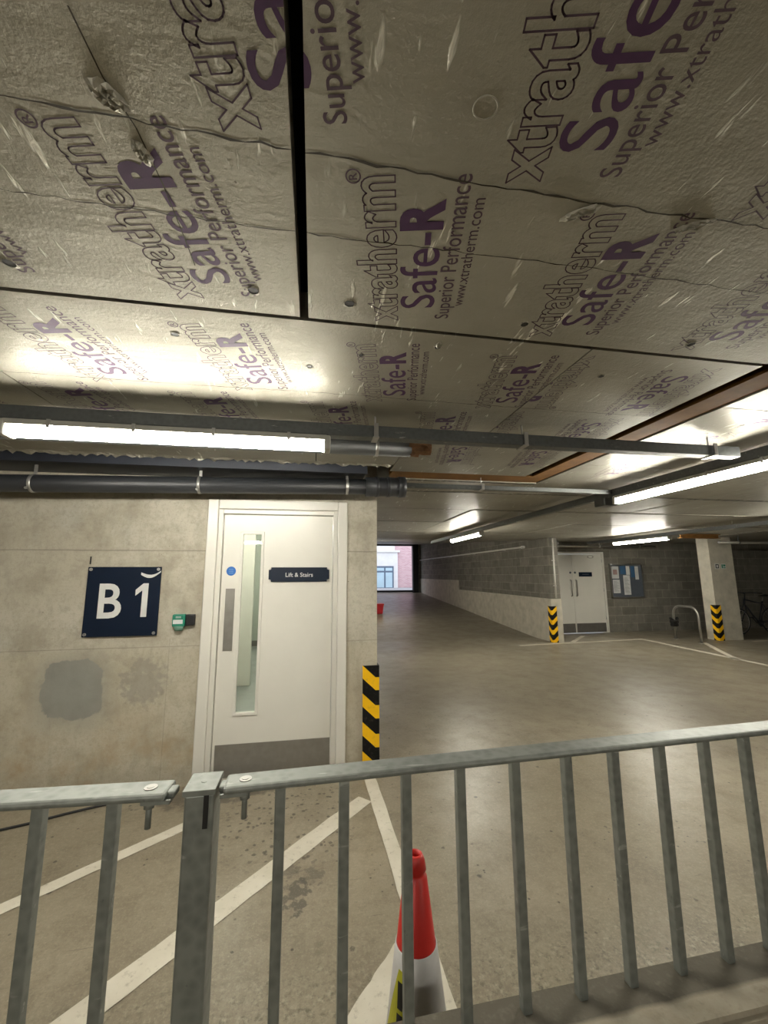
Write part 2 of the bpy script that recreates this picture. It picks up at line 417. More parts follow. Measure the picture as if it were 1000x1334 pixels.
# ------------------------------------------------------------------ camera
H = 1.6
pit, yaw, rol = (math.radians(a) for a in (8.78, 9.85, -.27))
fw = Vector((math.sin(yaw) * math.cos(pit), math.cos(yaw) * math.cos(pit), math.sin(pit)))
rt = Vector((math.cos(yaw), -math.sin(yaw), 0)); up = rt.cross(fw)
c_, s_ = math.cos(rol), math.sin(rol)
R_, U_ = c_ * rt + s_ * up, -s_ * rt + c_ * up
cam = bpy.data.cameras.new('camera'); co = bpy.data.objects.new('camera', cam); COL.objects.link(co)
cam.sensor_fit = 'VERTICAL'; cam.sensor_height = 24; cam.lens = 525 / 1334 * 24; cam.clip_start = .02; cam.clip_end = 200
mw = Matrix.Identity(4)
for i, a in enumerate((R_, U_, -fw)):
    for j in range(3): mw[j][i] = a[j]
mw.translation = (0, 0, H); co.matrix_world = mw
scene.camera = co

# ------------------------------------------------------------------ setting: constants
CZ = 2.47            # soffit of the insulation boards
D = 3.58             # door wall face
EX = .555            # its free end
RX = 5.6             # ramp wall face
YB = 10.2            # back wall
R0, RS, YE = 9.8, .0575, 21.0     # ramp foot, slope, end
def rz(y): return max(0.0, (y - R0) * RS)
def cz(y): return CZ + max(0.0, (y - R0) * .0625)

# floor
bm = B((-6.2, 16.2, -4.2, R0, -.15, 0), (RX + .1, 16.2, R0, YB + .25, -.15, 0))
floor = struct('floor', bm, M['floor'])
bm = bmesh.new()
v = [bm.verts.new(p) for p in ((.3, R0, -.1), (RX + .1, R0, -.1), (RX + .1, YE + .4, -.1), (.3, YE + .4, -.1), (.3, R0, 0), (RX + .1, R0, 0), (RX + .1, YE + .4, rz(YE + .4)), (.3, YE + .4, rz(YE + .4)))]
for q in ((0, 3, 2, 1), (4, 5, 6, 7), (0, 1, 5, 4), (1, 2, 6, 5), (2, 3, 7, 6), (3, 0, 4, 7)): bm.faces.new([v[i] for i in q])
ramp = struct('floor_ramp', bm, M['floor'])

def white_line(a, b, w, name='white_line'):
    a = Vector((*a, 0)); b = Vector((*b, 0)); d = (b - a).normalized(); q = Vector((-d.y, d.x, 0)) * w / 2
    bm = bmesh.new(); n = 26; prev = None
    for i in range(n + 1):
        p = a.lerp(b, i / n); j1 = random.uniform(-.003, .003); j2 = random.uniform(-.003, .003)
        cur = [bm.verts.new(p + q * (1 + j1 / w * 2) + Vector((0, 0, .003))), bm.verts.new(p - q * (1 + j2 / w * 2) + Vector((0, 0, .003)))]
        if prev: bm.faces.new((prev[0], prev[1], cur[1], cur[0]))
        prev = cur
    return obj(name, bm, M['line'], floor)
WL = [((-1.9, 2.16), (-.72, 3.10), .085), ((-1.05, 1.66), (.40, 3.16), .12), ((.475, 3.44), (.53, 1.15), .09), ((-.15, 1.28), (.485, 1.99), .155),
      ((4.6, 8.75), (7.9, 8.98), .10), ((7.95, 9.05), (7.8, 5.9), .10), ((8.95, 8.3), (7.75, 6.55), .10), ((6.05, 8.95), (6.9, 9.75), .10),
      ((10.2, 8.2), (13, 8.35), .10)]
for l in WL: white_line(*l)

# door wall (with the door opening) and the stair core behind it
DX0, DX1, DT = -.86, .262, 2.21
TOP = 2.74
struct('wall_front', B((-6.2, DX0, D, D + .3, 0, TOP), (DX1, EX, D, D + .3, 0, TOP), (DX0, DX1, D, D + .3, DT, TOP)), M['wall'])
struct('wall_core', B((EX - .2, EX, D + .3, YE + .2, 0, 4.0)), M['wall'])
# lobby seen through the vision panel
bm = B((-2.2, EX - .2, D + .3, 9.9, -.02, .001))
struct('floor_lobby', bm, M['lobbyfloor'])
bm = B((-2.3, -2.2, D + .3, 10.0, 0, 2.6), (-2.3, EX - .2, 9.9, 10.0, 0, 2.6), (EX - .21, EX - .205, D + .3, 9.9, 0, 2.6), (-2.3, EX - .2, D + .3, 10.0, 2.6, 2.7))
struct('wall_lobby', bm, M['lobby'])
struct('baseboard_lobby', B((-2.19, EX - .22, 9.87, 9.895, 0, .12)), M['dkick'])
# ramp wall: blockwork above a stepped pale plinth
struct('wall_ramp', B((RX, RX + .25, 9.0, YE + .2, 0, 4.2)), M['block'])
bm = B((RX - .025, RX + .0, 9.0, 15.2, 0, 1.0), (RX - .025, RX, 15.2, YE, 0, 1.36), (RX - .025, RX + .25, 8.975, 9.0, 0, 1.0))
struct('trim_plinth', bm, M['plinth'])
# back wall with door 2, sides, rear
X2a, X2b, T2 = 6.55, 8.02, 2.19
struct('wall_back', B((RX + .25, X2a, YB, YB + .25, 0, TOP), (X2b, 16.2, YB, YB + .25, 0, TOP), (X2a, X2b, YB, YB + .25, T2, TOP)), M['block'])
struct('wall_right', B((16, 16.2, -4.2, YB, 0, TOP)), M['block'])
struct('wall_near', B((-6.2, 16.2, -4.4, -4.2, 0, TOP)), M['block'])
struct('wall_left', B((-6.4, -6.2, -4.4, D, 0, TOP)), M['block'])
# low wall that carries the barrier
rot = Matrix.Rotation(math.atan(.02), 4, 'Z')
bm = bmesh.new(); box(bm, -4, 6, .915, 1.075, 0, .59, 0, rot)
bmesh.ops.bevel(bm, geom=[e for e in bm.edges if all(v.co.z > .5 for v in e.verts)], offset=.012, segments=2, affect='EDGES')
def mat_ledge():
    m, nt, out = new_mat('two_tone_ledge'); k = N(nt); v = k.coord(); x, y, z = k.sep(v)
    nz = k.noise(v, 12, 6, .7); fine = k.noise(v, 60, 4)
    c = k.mix(k.ramp(nz, .35, .7), (.33, .29, .22), (.42, .38, .30))
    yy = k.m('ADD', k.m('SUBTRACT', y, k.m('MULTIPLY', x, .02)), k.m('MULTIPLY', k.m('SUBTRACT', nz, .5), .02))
    c = k.mix(k.ramp(yy, .972, .985, 0, .85), c, (.075, .068, .054))  # darker from mid-depth to the far edge
    c = k.mix(k.ramp(fine, .55, .75, 0, .4), c, (.2, .18, .14))
    k.bsdf(out, c, .85, 0, k.bump(k.m('ADD', nz, fine), .4, .006), .2); return m
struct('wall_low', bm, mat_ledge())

# far end wall with the street opening and black gate frame
OX0, OX1, OZ = 1.0, 5.18, 3.15
struct('wall_end', B((.3, OX0, YE, YE + .25, 0, 4.2), (OX1 + .29, RX + .3, YE, YE + .25, 0, 4.2), (.3, RX + .3, YE, YE + .25, OZ, 4.2)), M['block'])
bm = B((OX1, OX1 + .29, YE - .06, YE + .2, rz(YE), OZ), (OX0, OX1 + .29, YE - .06, YE + .2, OZ - .06, OZ + .1), (OX0, OX1, YE + .1, YE + .2, rz(YE) + .02, rz(YE) + .12))
struct('trim_gate_frame', bm, M['frameblack'])

# ------------------------------------------------------------------ ceiling: dark slab, foil-faced boards below it
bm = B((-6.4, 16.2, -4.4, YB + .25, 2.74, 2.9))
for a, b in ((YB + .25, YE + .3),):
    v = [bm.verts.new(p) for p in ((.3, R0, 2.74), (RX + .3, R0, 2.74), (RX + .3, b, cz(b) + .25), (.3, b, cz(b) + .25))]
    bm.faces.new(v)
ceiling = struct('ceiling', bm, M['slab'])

EU = Vector((-.215, -.977, 0)).normalized(); EV = Vector((-.977, .215, 0)).normalized()
OUT = 0.0032
TPL = []
def add_tpl(s, u0, u1, v0, h, mi, bold=0.0, outline=0.0, ref=None):
    t = text_bm(s, u1 - u0, h, bold, outline)
    TPL.append((t, u0, v0, mi))
add_tpl('xtratherm', -.062, .452, .125, .108, 2, .022, OUT)
add_tpl('Safe-', 0, .296, .004, .108, 1, .004)
add_tpl('R', .304, .390, .008, .104, 1, .045)
add_tpl('Superior Performance', -.060, .447, -.050, .046, 2, .004)
add_tpl('www.xtratherm.com', .003, .387, -.090, .032, 2, .0)
add_tpl('R', .446, .462, .206, .018, 2, .01)
# ring round the registered mark
rb = bmesh.new()
for i in range(20):
    a0, a1 = 2 * PI * i / 20, 2 * PI * (i + 1) / 20
    rb.faces.new([rb.verts.new((r * math.cos(a), r * math.sin(a), 0)) for r, a in ((.014, a0), (.0175, a0), (.0175, a1), (.014, a1))])
TPL.append((rb, .454, .214, 2))

BLOCKS = [((x, y), 0) for x, y in ((-.015, .615), (.587, .622), (1.19, .62),
          (-.87, 1.155), (-.256, 1.155), (.374, 1.164), (.95, 1.165), (1.554, 1.16),
          (-1.42, 1.81), (-.809, 1.81), (-.198, 1.80), (.429, 1.825), (1.008, 1.815),
          (-1.62, 2.37), (-1.01, 2.37), (-.385, 2.37), (.24, 2.38), (.85, 2.42))]
BLOCKS += [((x, y), 1) for x, y in ((.925, 1.45), (1.535, 1.45), (.93, 2.02), (1.54, 2.02), (.93, 2.58), (1.54, 2.58), (2.45, 1.5), (3.06, 1.5), (2.45, 2.1), (3.06, 2.1), (2.45, .9), (3.06, .9), (2.45, 2.75))]

def block_matrix(o, flip):
    eu, ev = (-EU, -EV) if flip else (EU, EV)
    m = Matrix.Identity(4)
    for j in range(3): m[j][0] = eu[j]; m[j][1] = ev[j]; m[j][2] = (0, 0, -1)[j]
    m.translation = (o[0], o[1], CZ - .0006)
    return m

def board(x0, x1, y0, y1, crease_shade_lines=(), texts=True, zf=None, dz=0.0):
    g = .003
    x0 += g; x1 -= g; y0 += g; y1 -= g
    bm = bmesh.new()
    if zf is None: box(bm, x0, x1, y0, y1, CZ + dz, CZ + .11)
    else:
        box(bm, x0, x1, y0, y1, 0, .10)
        for v in bm.verts: v.co.z += zf(v.co.y)
    tb = bmesh.new()
    if texts:
        for o, fl in BLOCKS:
            if not (x0 - .75 < o[0] < x1 + .75 and y0 - .75 < o[1] < y1 + .75): continue
            # a print belongs to the stretch of board it was made on: the flipped board starts at the x = 1.06 joint
            if fl and x1 < 1.1 : continue
            if not fl and x0 > 1.0 and y0 > 1.2: continue
            mm = block_matrix(o, fl)
            for t, u0, v0, mi in TPL: join_bm(tb, t, mm @ Matrix.Translation((u0, v0, 0)), mi, False)
    for cy, w in crease_shade_lines:
        prev = None; n = max(4, int((x1 - x0) / .03))
        for i in range(n + 1):
            x = x0 + (x1 - x0) * i / n; j = cy + random.uniform(-.004, .004) + .006 * math.sin(x * 3.1 + cy * 9)
            ww = w * random.uniform(.3, 1.1)
            cur = [tb.verts.new((x, j - ww / 2, CZ - .0008)), tb.verts.new((x, j + ww / 2, CZ - .0008))]
            if prev: f = tb.faces.new((prev[0], cur[0], cur[1], prev[1])); f.material_index = 3
            prev = cur
    if tb.faces:
        for pco, pno in (((x0, 0, 0), (-1, 0, 0)), ((x1, 0, 0), (1, 0, 0)), ((0, y0, 0), (0, -1, 0)), ((0, y1, 0), (0, 1, 0))):
            bmesh.ops.bisect_plane(tb, geom=tb.verts[:] + tb.edges[:] + tb.faces[:], plane_co=pco, plane_no=pno, clear_outer=True)
        # printed faces look down
        for f in tb.faces:
            f.normal_update()
            if f.normal.z > 0: f.normal_flip()
    bmesh.ops.recalc_face_normals(bm, faces=bm.faces)
    if dz: bmesh.ops.translate(tb, verts=tb.verts, vec=(0, 0, dz))
    mp = {v: bm.verts.new(v.co) for v in tb.verts}
    for f in tb.faces:
        try: gq = bm.faces.new([mp[v] for v in f.verts]); gq.material_index = f.material_index
        except ValueError: pass
    tb.free()
    return obj('insulation_board', bm, [M['foil'], M['purple'], M['outline'], M['crease_shade']], ceiling, recalc=False)

CA, CB = ((.73, .006), (.93, .004)), ((1.87, .004),)
board(-2.45, -.0615, .16, 1.292, CA); board(-.0385, 1.872, .16, 1.292, CA)
board(-3.74, -1.34, 1.304, 2.44, CB); board(-1.34, 1.06, 1.304, 2.44, CB); board(1.06, 1.872, 1.304, 2.44, CB)
board(-3.74, -2.4, 2.44, 3.09, ()); board(-2.4, 0.0, 2.44, 3.09, ()); board(0.0, .62, 2.44, 3.09, ()); board(.62, 1.872, 2.44, 3.29, ())
# behind and left of the camera
board(-6.2, -2.45, -4.2, 1.292, (), False); board(-2.45, 1.872, -4.2, -2.1, (), False); board(-2.45, 1.872, -2.1, .16, (), False); board(-6.2, -3.74, 1.304, 3.09, (), False)
# beyond the orange beams
yy = [-4.2, -3.0, -1.8, -.6, .55, 1.7, 2.85, 4.0, 5.13, 6.45, 8.05, R0]
xx = [2.125, 4.5, 6.9, 9.3, 11.7, 14.1, 16.0]
for i in range(len(yy) - 1):
    for j in range(len(xx) - 1): board(xx[j], xx[j + 1], yy[i], yy[i + 1], ((yy[i] + .03, .045),) if yy[i] > 3 else (), yy[i] < 3 and j == 0, None, -random.uniform(0, .012) if yy[i] > 3 else 0.0)  # wide dark joint strips stand in for shadows of board steps
board(RX + .1, 16, R0, YB, (), False)
for a, b in ((3.53, 4.0), (4.0, 5.13), (5.13, 6.45), (6.45, 8.05), (8.05, R0)): board(EX, 2.125, a, b, ((a + .03, .045),), False, None, -random.uniform(0, .012))  # step shadow painted as a dark strip at each joint
ys = [R0, 10.9, 12.1, 13.3, 14.5, 15.7, 16.9, 18.1, 19.3, YE]
for a, b in zip(ys, ys[1:]):
    board(EX, 2.4, a, b, (), False, cz); board(2.4, RX, a, b, (), False, cz)

# torn, crumpled edge of the foil above the door wall
bm = bmesh.new(); prev = None
for i in range(150):
    x = -3.6 + 4.2 * i / 149
    cur = [bm.verts.new((x, 3.075 + random.uniform(-.006, .004), CZ - .001)), bm.verts.new((x, 3.092 + random.uniform(-.01, .012), CZ - random.uniform(.004, .016))), bm.verts.new((x, 3.10 + random.uniform(-.012, .014), CZ - random.uniform(.002, .03)))]
    if prev:
        for q in (0, 1): bm.faces.new((prev[q], prev[q + 1], cur[q + 1], cur[q]))
    prev = cur
obj('torn_foil_edge', bm, M['foil'], ceiling)['label'] = 'crumpled silver torn foil edge'
# fixings and torn spots
def fixing(x, y, r=.012):
    bm = bmesh.new(); disc(bm, (x, y, CZ - .0015), (0, 0, 1), r, .002, 14, 0)
    n = 16
    for i in range(n):
        a0, a1 = 2 * PI * i / n, 2 * PI * (i + 1) / n
        rr = lambda a: r * (1.25 + .35 * math.sin(3 * a + x * 9))
        bm.faces.new([bm.verts.new(p) for p in ((x + r * math.cos(a0), y + r * math.sin(a0), CZ - .003), (x + r * math.cos(a1), y + r * math.sin(a1), CZ - .003), (x + rr(a1) * math.cos(a1), y + rr(a1) * math.sin(a1), CZ - .0004), (x + rr(a0) * math.cos(a0), y + rr(a0) * math.sin(a0), CZ - .0004))]).material_index = 1
    return obj('fixing', bm, [M['black'], M['foil']], ceiling)
for x, y, r in ((.096, 1.19, .016), (-.202, 1.178, .016), (-.516, 1.463, .014), (-.035, 1.618, .012), (.456, 1.389, .012), (.714, 1.199, .013), (-.86, 1.175, .016), (1.247, 1.496, .012), (1.412, 1.21, .014), (.169, 1.493, .010), (-.7, 2.0, .01), (2.5, 1.9, .014), (2.45, 2.6, .012), (2.6, 2.3, .012)): fixing(x, y, r)
def rumple(x, y, a, b, ang, amp):
    bm = bmesh.new(); rings = []
    cv = bm.verts.new((x, y, CZ - amp))
    for k in range(1, 6):
        rr = []
        for i in range(18):
            t = 2 * PI * i / 18; q = k / 5 * random.uniform(.85, 1.15)
            px, py = a * q * math.cos(t), b * q * math.sin(t)
            rr.append(bm.verts.new((x + px * math.cos(ang) - py * math.sin(ang), y + px * math.sin(ang) + py * math.cos(ang), CZ - (.0004 if k == 5 else random.uniform(.001, amp)))))
        rings.append(rr)
    for i in range(18): bm.faces.new((cv, rings[0][i], rings[0][(i + 1) % 18]))
    for p, q in zip(rings, rings[1:]):
        for i in range(18): bm.faces.new((p[i], p[(i + 1) % 18], q[(i + 1) % 18], q[i]))
    o = obj('torn_foil_patch', bm, M['foil'], ceiling); o['label'] = 'crumpled torn patch of foil'
rumple(-.39, .69, .035, .022, .6, .012); rumple(-.37, .79, .03, .016, 1.2, .010); rumple(.622, .765, .045, .014, 2.5, .010); rumple(.93, .75, .05, .012, 2.6, .009); rumple(.456, 1.372, .014, .02, 0, .01)
bm = bmesh.new()
tube(bm, [(.301 + .023 * math.cos(t * PI / 12), .593 + .02 * math.sin(t * PI / 12), CZ - .0005) for t in range(24)], .0016, 6, closed=True)
obj('round_dent', bm, M['foil'], ceiling)
bm = bmesh.new(); pts = [(-.392, .57), (-.385, .66), (-.362, .74), (-.352, .86), (-.35, 1.0), (-.35, 1.10)]
for a, b in zip(pts, pts[1:]): sheet(bm, ((a[0] - .0015, a[1]), (b[0] - .0012, b[1]), (b[0] + .0012, b[1]), (a[0] + .0015, a[1])), CZ - .0009)
obj('tape_seam', bm, M['crease_shade'], ceiling)

# ------------------------------------------------------------------ beams in the ceiling joint
o = obj('steel_beam', B((1.955, 2.118, -1.0, 3.53, CZ + .006, CZ + .02), (2.085, 2.115, -1.0, 3.53, CZ + .02, 2.735)), M['rust'])
tag(o, 'long orange-brown steel beam in the ceiling joint, running away from the viewer', 'beam')
bm = B((.66, 1.955, 3.31, 3.53, CZ + .006, CZ + .02), (.66, 1.955, 3.495, 3.525, CZ + .02, 2.735))
tag(obj('steel_beam', bm, M['rust']), 'short orange-brown steel beam across the ceiling beyond the grey pipes', 'beam')
bm = B((-6, .41, 3.125, 3.16, 2.40, 2.735), (-6, .41, 3.16, 3.575, 2.425, 2.45))
tag(obj('steel_beam', bm, M['darkbeam']), 'dark navy steel beam above the drain pipe along the door wall', 'beam')
bm = B((9.3, 11.6, 8.2, 8.34, CZ - .14, CZ - .12), (9.3, 11.6, 8.26, 8.28, CZ - .12, CZ - .005), (9.3, 11.6, 8.2, 8.34, CZ - .02, CZ - .004))
# (orange beam by the column head stands further left than the column)
bm2 = bmesh.new(); box(bm2, 8.0, 9.0, 7.62, 7.74, CZ - .11, CZ - .095); box(bm2, 8.0, 9.0, 7.67, 7.69, CZ - .095, CZ - .03); box(bm2, 8.0, 9.0, 7.62, 7.74, CZ - .03, CZ - .015)
bm.free()
tag(obj('steel_beam', bm2, M['rust']), 'bright orange steel beam fixed under the ceiling by the pillar head', 'beam')

# ------------------------------------------------------------------ lights
def batten(c, length, axis, label, group='strip lights under the ceiling', tube_mat='tube'):
    """one LED batten: shallow body, glowing diffuser, grey end caps, steel spring clips"""
    cx, cy, ctop = c
    t = thing('strip_light', label, 'light', (cx, cy, ctop), group)
    def bx(bm, l0, l1, w0, w1, z0, z1):
        if axis == 'x': box(bm, cx + l0, cx + l1, cy + w0, cy + w1, ctop + z0, ctop + z1)
        else: box(bm, cx + w0, cx + w1, cy + l0, cy + l1, ctop + z0, ctop + z1)
    h = length / 2
    bm = bmesh.new(); bx(bm, -h + .02, h - .02, -.045, .045, -.028, 0); obj('body', bm, M['lampgrey'], t, .004)
    bm = bmesh.new(); n = 10; rows = []
    for l in (-h + .035, h - .035):
        rows.append([])
        for i in range(n + 1):
            a = PI + PI * i / n; w = .04 * math.cos(a); z = -.028 + .052 * math.sin(a)
            p = (cx + l, cy + w, ctop + z) if axis == 'x' else (cx + w, cy + l, ctop + z)
            rows[-1].append(bm.verts.new(p))
    for i in range(n):
        f = bm.faces.new((rows[0][i], rows[0][i + 1], rows[1][i + 1], rows[1][i])); f.smooth = True
    bm.faces.new(rows[0]); bm.faces.new(rows[1][::-1]); bm.faces.new((rows[0][0], rows[1][0], rows[1][n], rows[0][n]))
    obj('diffuser', bm, M[tube_mat], t)
    for s in (-1, 1):
        bm = bmesh.new(); a, b = sorted((s * (h - .036), s * h)); bx(bm, a, b, -.046, .046, -.08, -.001)
        obj('end_cap', bm, M['lampgrey'], t, .008)
    for q in (-.36, -.12, .12, .36):
        bm = bmesh.new()
        bx(bm, q * length - .008, q * length + .008, -.050, -.0455, -.04, .002); bx(bm, q * length - .008, q * length + .008, .0455, .050, -.04, .002); bx(bm, q * length - .008, q * length + .008, -.0455, .0455, .0002, .002); bmesh.ops.remove_doubles(bm, verts=bm.verts, dist=1e-5)
        obj('clip', bm, M['bolt'], t)
    return t
LZ = 2.335
batten((-.70, 2.12, LZ), 1.55, 'x', 'long strip light over the door wall, left of the grey pipe end', tube_mat='dimtube')
batten((2.87, 2.62, LZ), 1.56, 'y', 'large strip light hanging over the open drive at right')
batten((2.87, 7.38, LZ), 1.56, 'y', 'small strip light hanging before the foot of the ramp')
batten((7.0, 7.72, LZ), 1.56, 'y', 'strip light under the ceiling between white double doors and pillar')
batten((2.87, -2.13, LZ), 1.56, 'y', 'added unseen strip light behind the viewer over the drive')  # unseen light added to the row for more brightness
batten((-1.2, -1.7, LZ), 1.56, 'x', 'added unseen strip light behind the viewer, lengthwise to the door wall', tube_mat='dimtube')  # added out of view to even the light on wall and floor
batten((1.25, 12.4, 2.52), 1.56, 'y', 'added hidden strip light over the ramp behind the concrete wall end')  # added light, hidden by the core wall, brightens the ramp
batten((7.0, 4.2, LZ), 1.56, 'y', 'added unseen strip light over the drive beyond the right frame edge')  # added out of view to lift the column and double doors
batten((-4.6, 2.12, LZ), 1.56, 'x', 'added unseen strip light along the door wall beyond the frame edge')  # another out-of-view light, added to raise the overall level
batten((-.9, 5.2, 2.59), 1.2, 'x', 'added unseen strip light inside the stair lobby')  # unseen light added to brighten the lobby behind the glass
# trunking the lights hang from, threaded rods to the slab
def trunking(label, x0, x1, y0, y1, z0, z1, rods):
    t = thing('cable_trunking', label, 'trunking', ((x0 + x1) / 2, (y0 + y1) / 2, z0))
    obj('channel', B((x0, x1, y0, y1, z0, z1)), M['trunk'], t, .004)
    for x, y in rods:
        bm = bmesh.new(); tube(bm, [(x, y, z1 - .005), (x, y, CZ + .05)], .005, 8)
        box(bm, x - .016, x + .016, y - (.046), y + (.046), z0 - .004, z0 + .002)
        for s in (-1, 1): box(bm, x - .012, x + .012, y + s * .046 - .004, y + s * .046 + .004, z0, z1 + .008)
        obj('hanger', bm, M['bolt'], t)
trunking('grey cable trunking along the ceiling above the long left light', -6.1, 2.70, 2.085, 2.155, 2.338, 2.405, [(-1.7, 2.12), (.32, 2.12), (1.2, 2.12), (2.5, 2.12)])
trunking('cable trunking running from the right edge towards the ramp', 2.835, 2.905, -4.1, 9.6, 2.338, 2.405, [(2.87, 1.5), (2.87, 3.7), (2.87, 5.3), (2.87, 8.6)])
trunking('cable trunking over the light beside the white double doors', 6.965, 7.035, -4.1, 9.4, 2.338, 2.405, [(7.0, 5.7), (7.0, 8.8)])
trunking('slim pale conduit from the drain pipe end to the ramp trunking', .80, 2.83, 3.40, 3.445, 2.36, 2.40, [(1.5, 3.42)])
bm = B((2.80, 2.94, 3.47, 3.62, 2.262, 2.337)); bmesh.ops.bevel(bm, geom=bm.edges[:], offset=.006, segments=2, affect='EDGES')
tag(obj('junction_box', bm, M['greypipe']), 'grey junction box on the ramp trunking at the end of the big light', 'junction box')

# ------------------------------------------------------------------ pipes
def pclip(bm, x, y, z, r, w=.022):
    tube(bm, [(x - w / 2, y, z), (x + w / 2, y, z)], r + .004, 24)
t = thing('drain_pipe', 'dark grey drain pipe running along the top of the door wall', 'pipe', (-2.7, 3.33, 2.27))
def pz(x): return 2.275 + (x + 2.27) * .0225
bm = bmesh.new(); tube(bm, [(-6.1, 3.33, pz(-6.1)), (.74, 3.33, pz(.74))], .066, 28); obj('pipe', bm, M['pipe'], t)
bm = bmesh.new()
for a, b, r in ((.42, .74, .082), (.50, .53, .088), (.60, .63, .088), (.70, .76, .09)): tube(bm, [(a, 3.33, pz(a)), (b, 3.33, pz(b))], r, 28)
obj('coupling', bm, M['pipe'], t)
for x in (-2.06, -.90, .262):
    bm = bmesh.new(); pclip(bm, x, 3.33, pz(x), .066); box(bm, x - .01, x + .01, 3.325, 3.335, pz(x) + .06, 2.424)
    disc(bm, (x, 3.262, pz(x) - .045), (0, -1, -.3), .010, .02, 10)
    obj('clip', bm, M['bolt'], t)
t = thing('waste_pipe', 'grey pipe with a brown lagged end, behind the long left light', 'pipe', (-2.5, 2.46, 2.4))
bm = bmesh.new(); tube(bm, [(-6.1, 2.46, 2.398), (.60, 2.46, 2.405)], .055, 24); obj('pipe', bm, M['greypipe'], t)
bm = bmesh.new(); pclip(bm, .38, 2.46, 2.404, .055, .02); obj('clip', bm, M['bolt'], t)
bm = bmesh.new()
prev = None
for i in range(7):
    x = .58 + i * .025; rr = []
    for j in range(12):
        a = 2 * PI * j / 12; r = .056 * random.uniform(.85, 1.12)
        rr.append(bm.verts.new((x, 2.46 + r * math.cos(a), 2.405 + r * math.sin(a))))
    if prev:
        for j in range(12): bm.faces.new((prev[j], prev[(j + 1) % 12], rr[(j + 1) % 12], rr[j])).material_index = 1 if (j in (8, 9) and i > 3) else 0
    prev = rr
bm.faces.new(prev)
obj('lagging', bm, [M['cardboard'], M['foil']], t)['label'] = 'brown wrapped pipe end'
t = thing('wall_pipe', 'slim white pipe along the block wall above the ramp', 'pipe', (5.5, 10, 2.3))
bm = bmesh.new(); tube(bm, [(5.52, 10.0, 2.3), (5.52, 20.8, 2.32)], .024, 14); tube(bm, [(5.52, 9.98, 2.3), (5.52, 10.12, 2.3)], .036, 14); obj('pipe', bm, M['white'], t)
for y in (11.2, 13.5, 16, 18.5):
    bm = bmesh.new(); box(bm, 5.50, 5.597, y - .015, y + .015, 2.27, 2.335); obj('bracket', bm, M['bolt'], t)
bm = bmesh.new(); tube(bm, [(5.70, 8.945, 1.02), (5.70, 8.945, 2.30)], .018, 12); tube(bm, [(5.70, 8.945, 2.30), (5.70, 8.945, 2.45)], .018, 12)
for z in (1.3, 1.9): box(bm, 5.67, 5.73, 8.95, 8.999, z, z + .02)
tag(obj('conduit', bm, M['white']), 'upright pale conduit on the wall end left of the double doors', 'conduit')
t = thing('service_pipe', 'shiny pipe high on the wall over the white double doors', 'pipe', (7.2, 9.95, 2.33))
bm = bmesh.new(); tube(bm, [(6.0, 9.95, 2.335), (9.5, 9.95, 2.335)], .035, 16); obj('pipe', bm, M['steel'], t)
for x in (6.5, 7.75, 9.0):
    bm = bmesh.new(); tube(bm, [(x - .02, 9.95, 2.335), (x + .02, 9.95, 2.335)], .045, 16); box(bm, x - .012, x + .012, 9.945, 9.955, 2.36, CZ); obj('bracket', bm, M['bolt'], t)
t = thing('service_pipe', 'pale pipe crossing above the pillar head to the right edge', 'pipe', (11, 8.0, 2.36))
bm = bmesh.new(); tube(bm, [(9.2, 7.85, 2.29), (14.5, 7.85, 2.30)], .03, 14); obj('pipe', bm, M['steel'], t)
for x in (9.75, 12.0):
    bm = bmesh.new(); tube(bm, [(x - .02, 7.85, 2.295), (x + .02, 7.85, 2.295)], .04, 14); box(bm, x - .012, x + .012, 7.845, 7.855, 2.32, CZ - .013); obj('bracket', bm, M['greypipe'], t)

# ------------------------------------------------------------------ door 1 (lift lobby)
d1 = bpy.data.objects.new('door_1', None); COL.objects.link(d1); d1.location = (-.30, D, 0); d1['kind'] = 'structure'
bm = bmesh.new()
for x0, x1 in ((-.884, -.80), (.205, .287)): box(bm, x0, x1, D - .035, D + .02, 0, 2.235)
box(bm, -.80, .205, D - .035, D + .02, 2.155, 2.235)
obj('architrave', bm, M['white'], d1, .008)
bm = bmesh.new()
for x0, x1 in ((-.80, -.762), (.166, .205)): box(bm, x0, x1, D - .012, D + .12, 0, 2.155)
box(bm, -.762, .166, D - .012, D + .12, 2.117, 2.155)
obj('door_lining', bm, M['white'], d1, .004)
LX0, LX1, LY = -.757, .161, D + .02
PX0, PX1, PZ0, PZ1 = -.60, -.44, .50, 1.95
bm = B((LX0, PX0, LY, LY + .045, .01, 2.112), (PX1, LX1, LY, LY + .045, .01, 2.112), (PX0, PX1, LY, LY + .045, .01, PZ0), (PX0, PX1, LY, LY + .045, PZ1, 2.112))
leaf = obj('door_leaf', bm, M['leaf'], d1)
bm = bmesh.new(); w = .018
for x0, x1, z0, z1 in ((PX0 - w, PX0 + .006, PZ0 - w, PZ1 + w), (PX1 - .006, PX1 + w, PZ0 - w, PZ1 + w), (PX0, PX1, PZ0 - w, PZ0 + .006), (PX0, PX1, PZ1 - .006, PZ1 + w)):
    box(bm, x0, x1, LY - .010, LY + .012, z0, z1)
obj('glazing_bead', bm, M['white'], d1, .003)
obj('vision_panel', B((PX0, PX1, LY + .020, LY + .026, PZ0, PZ1)), M['glass'], d1)['label'] = 'narrow glass vision panel'
obj('kick_plate', B((LX0 + .02, LX1 - .0, LY - .004, LY + .002, .03, .272)), M['kick'], d1)['label'] = 'brushed steel kick plate'
obj('push_plate', B((-.718, -.645, LY - .004, LY + .002, .985, 1.487)), M['kick'], d1)['label'] = 'brushed steel finger plate'
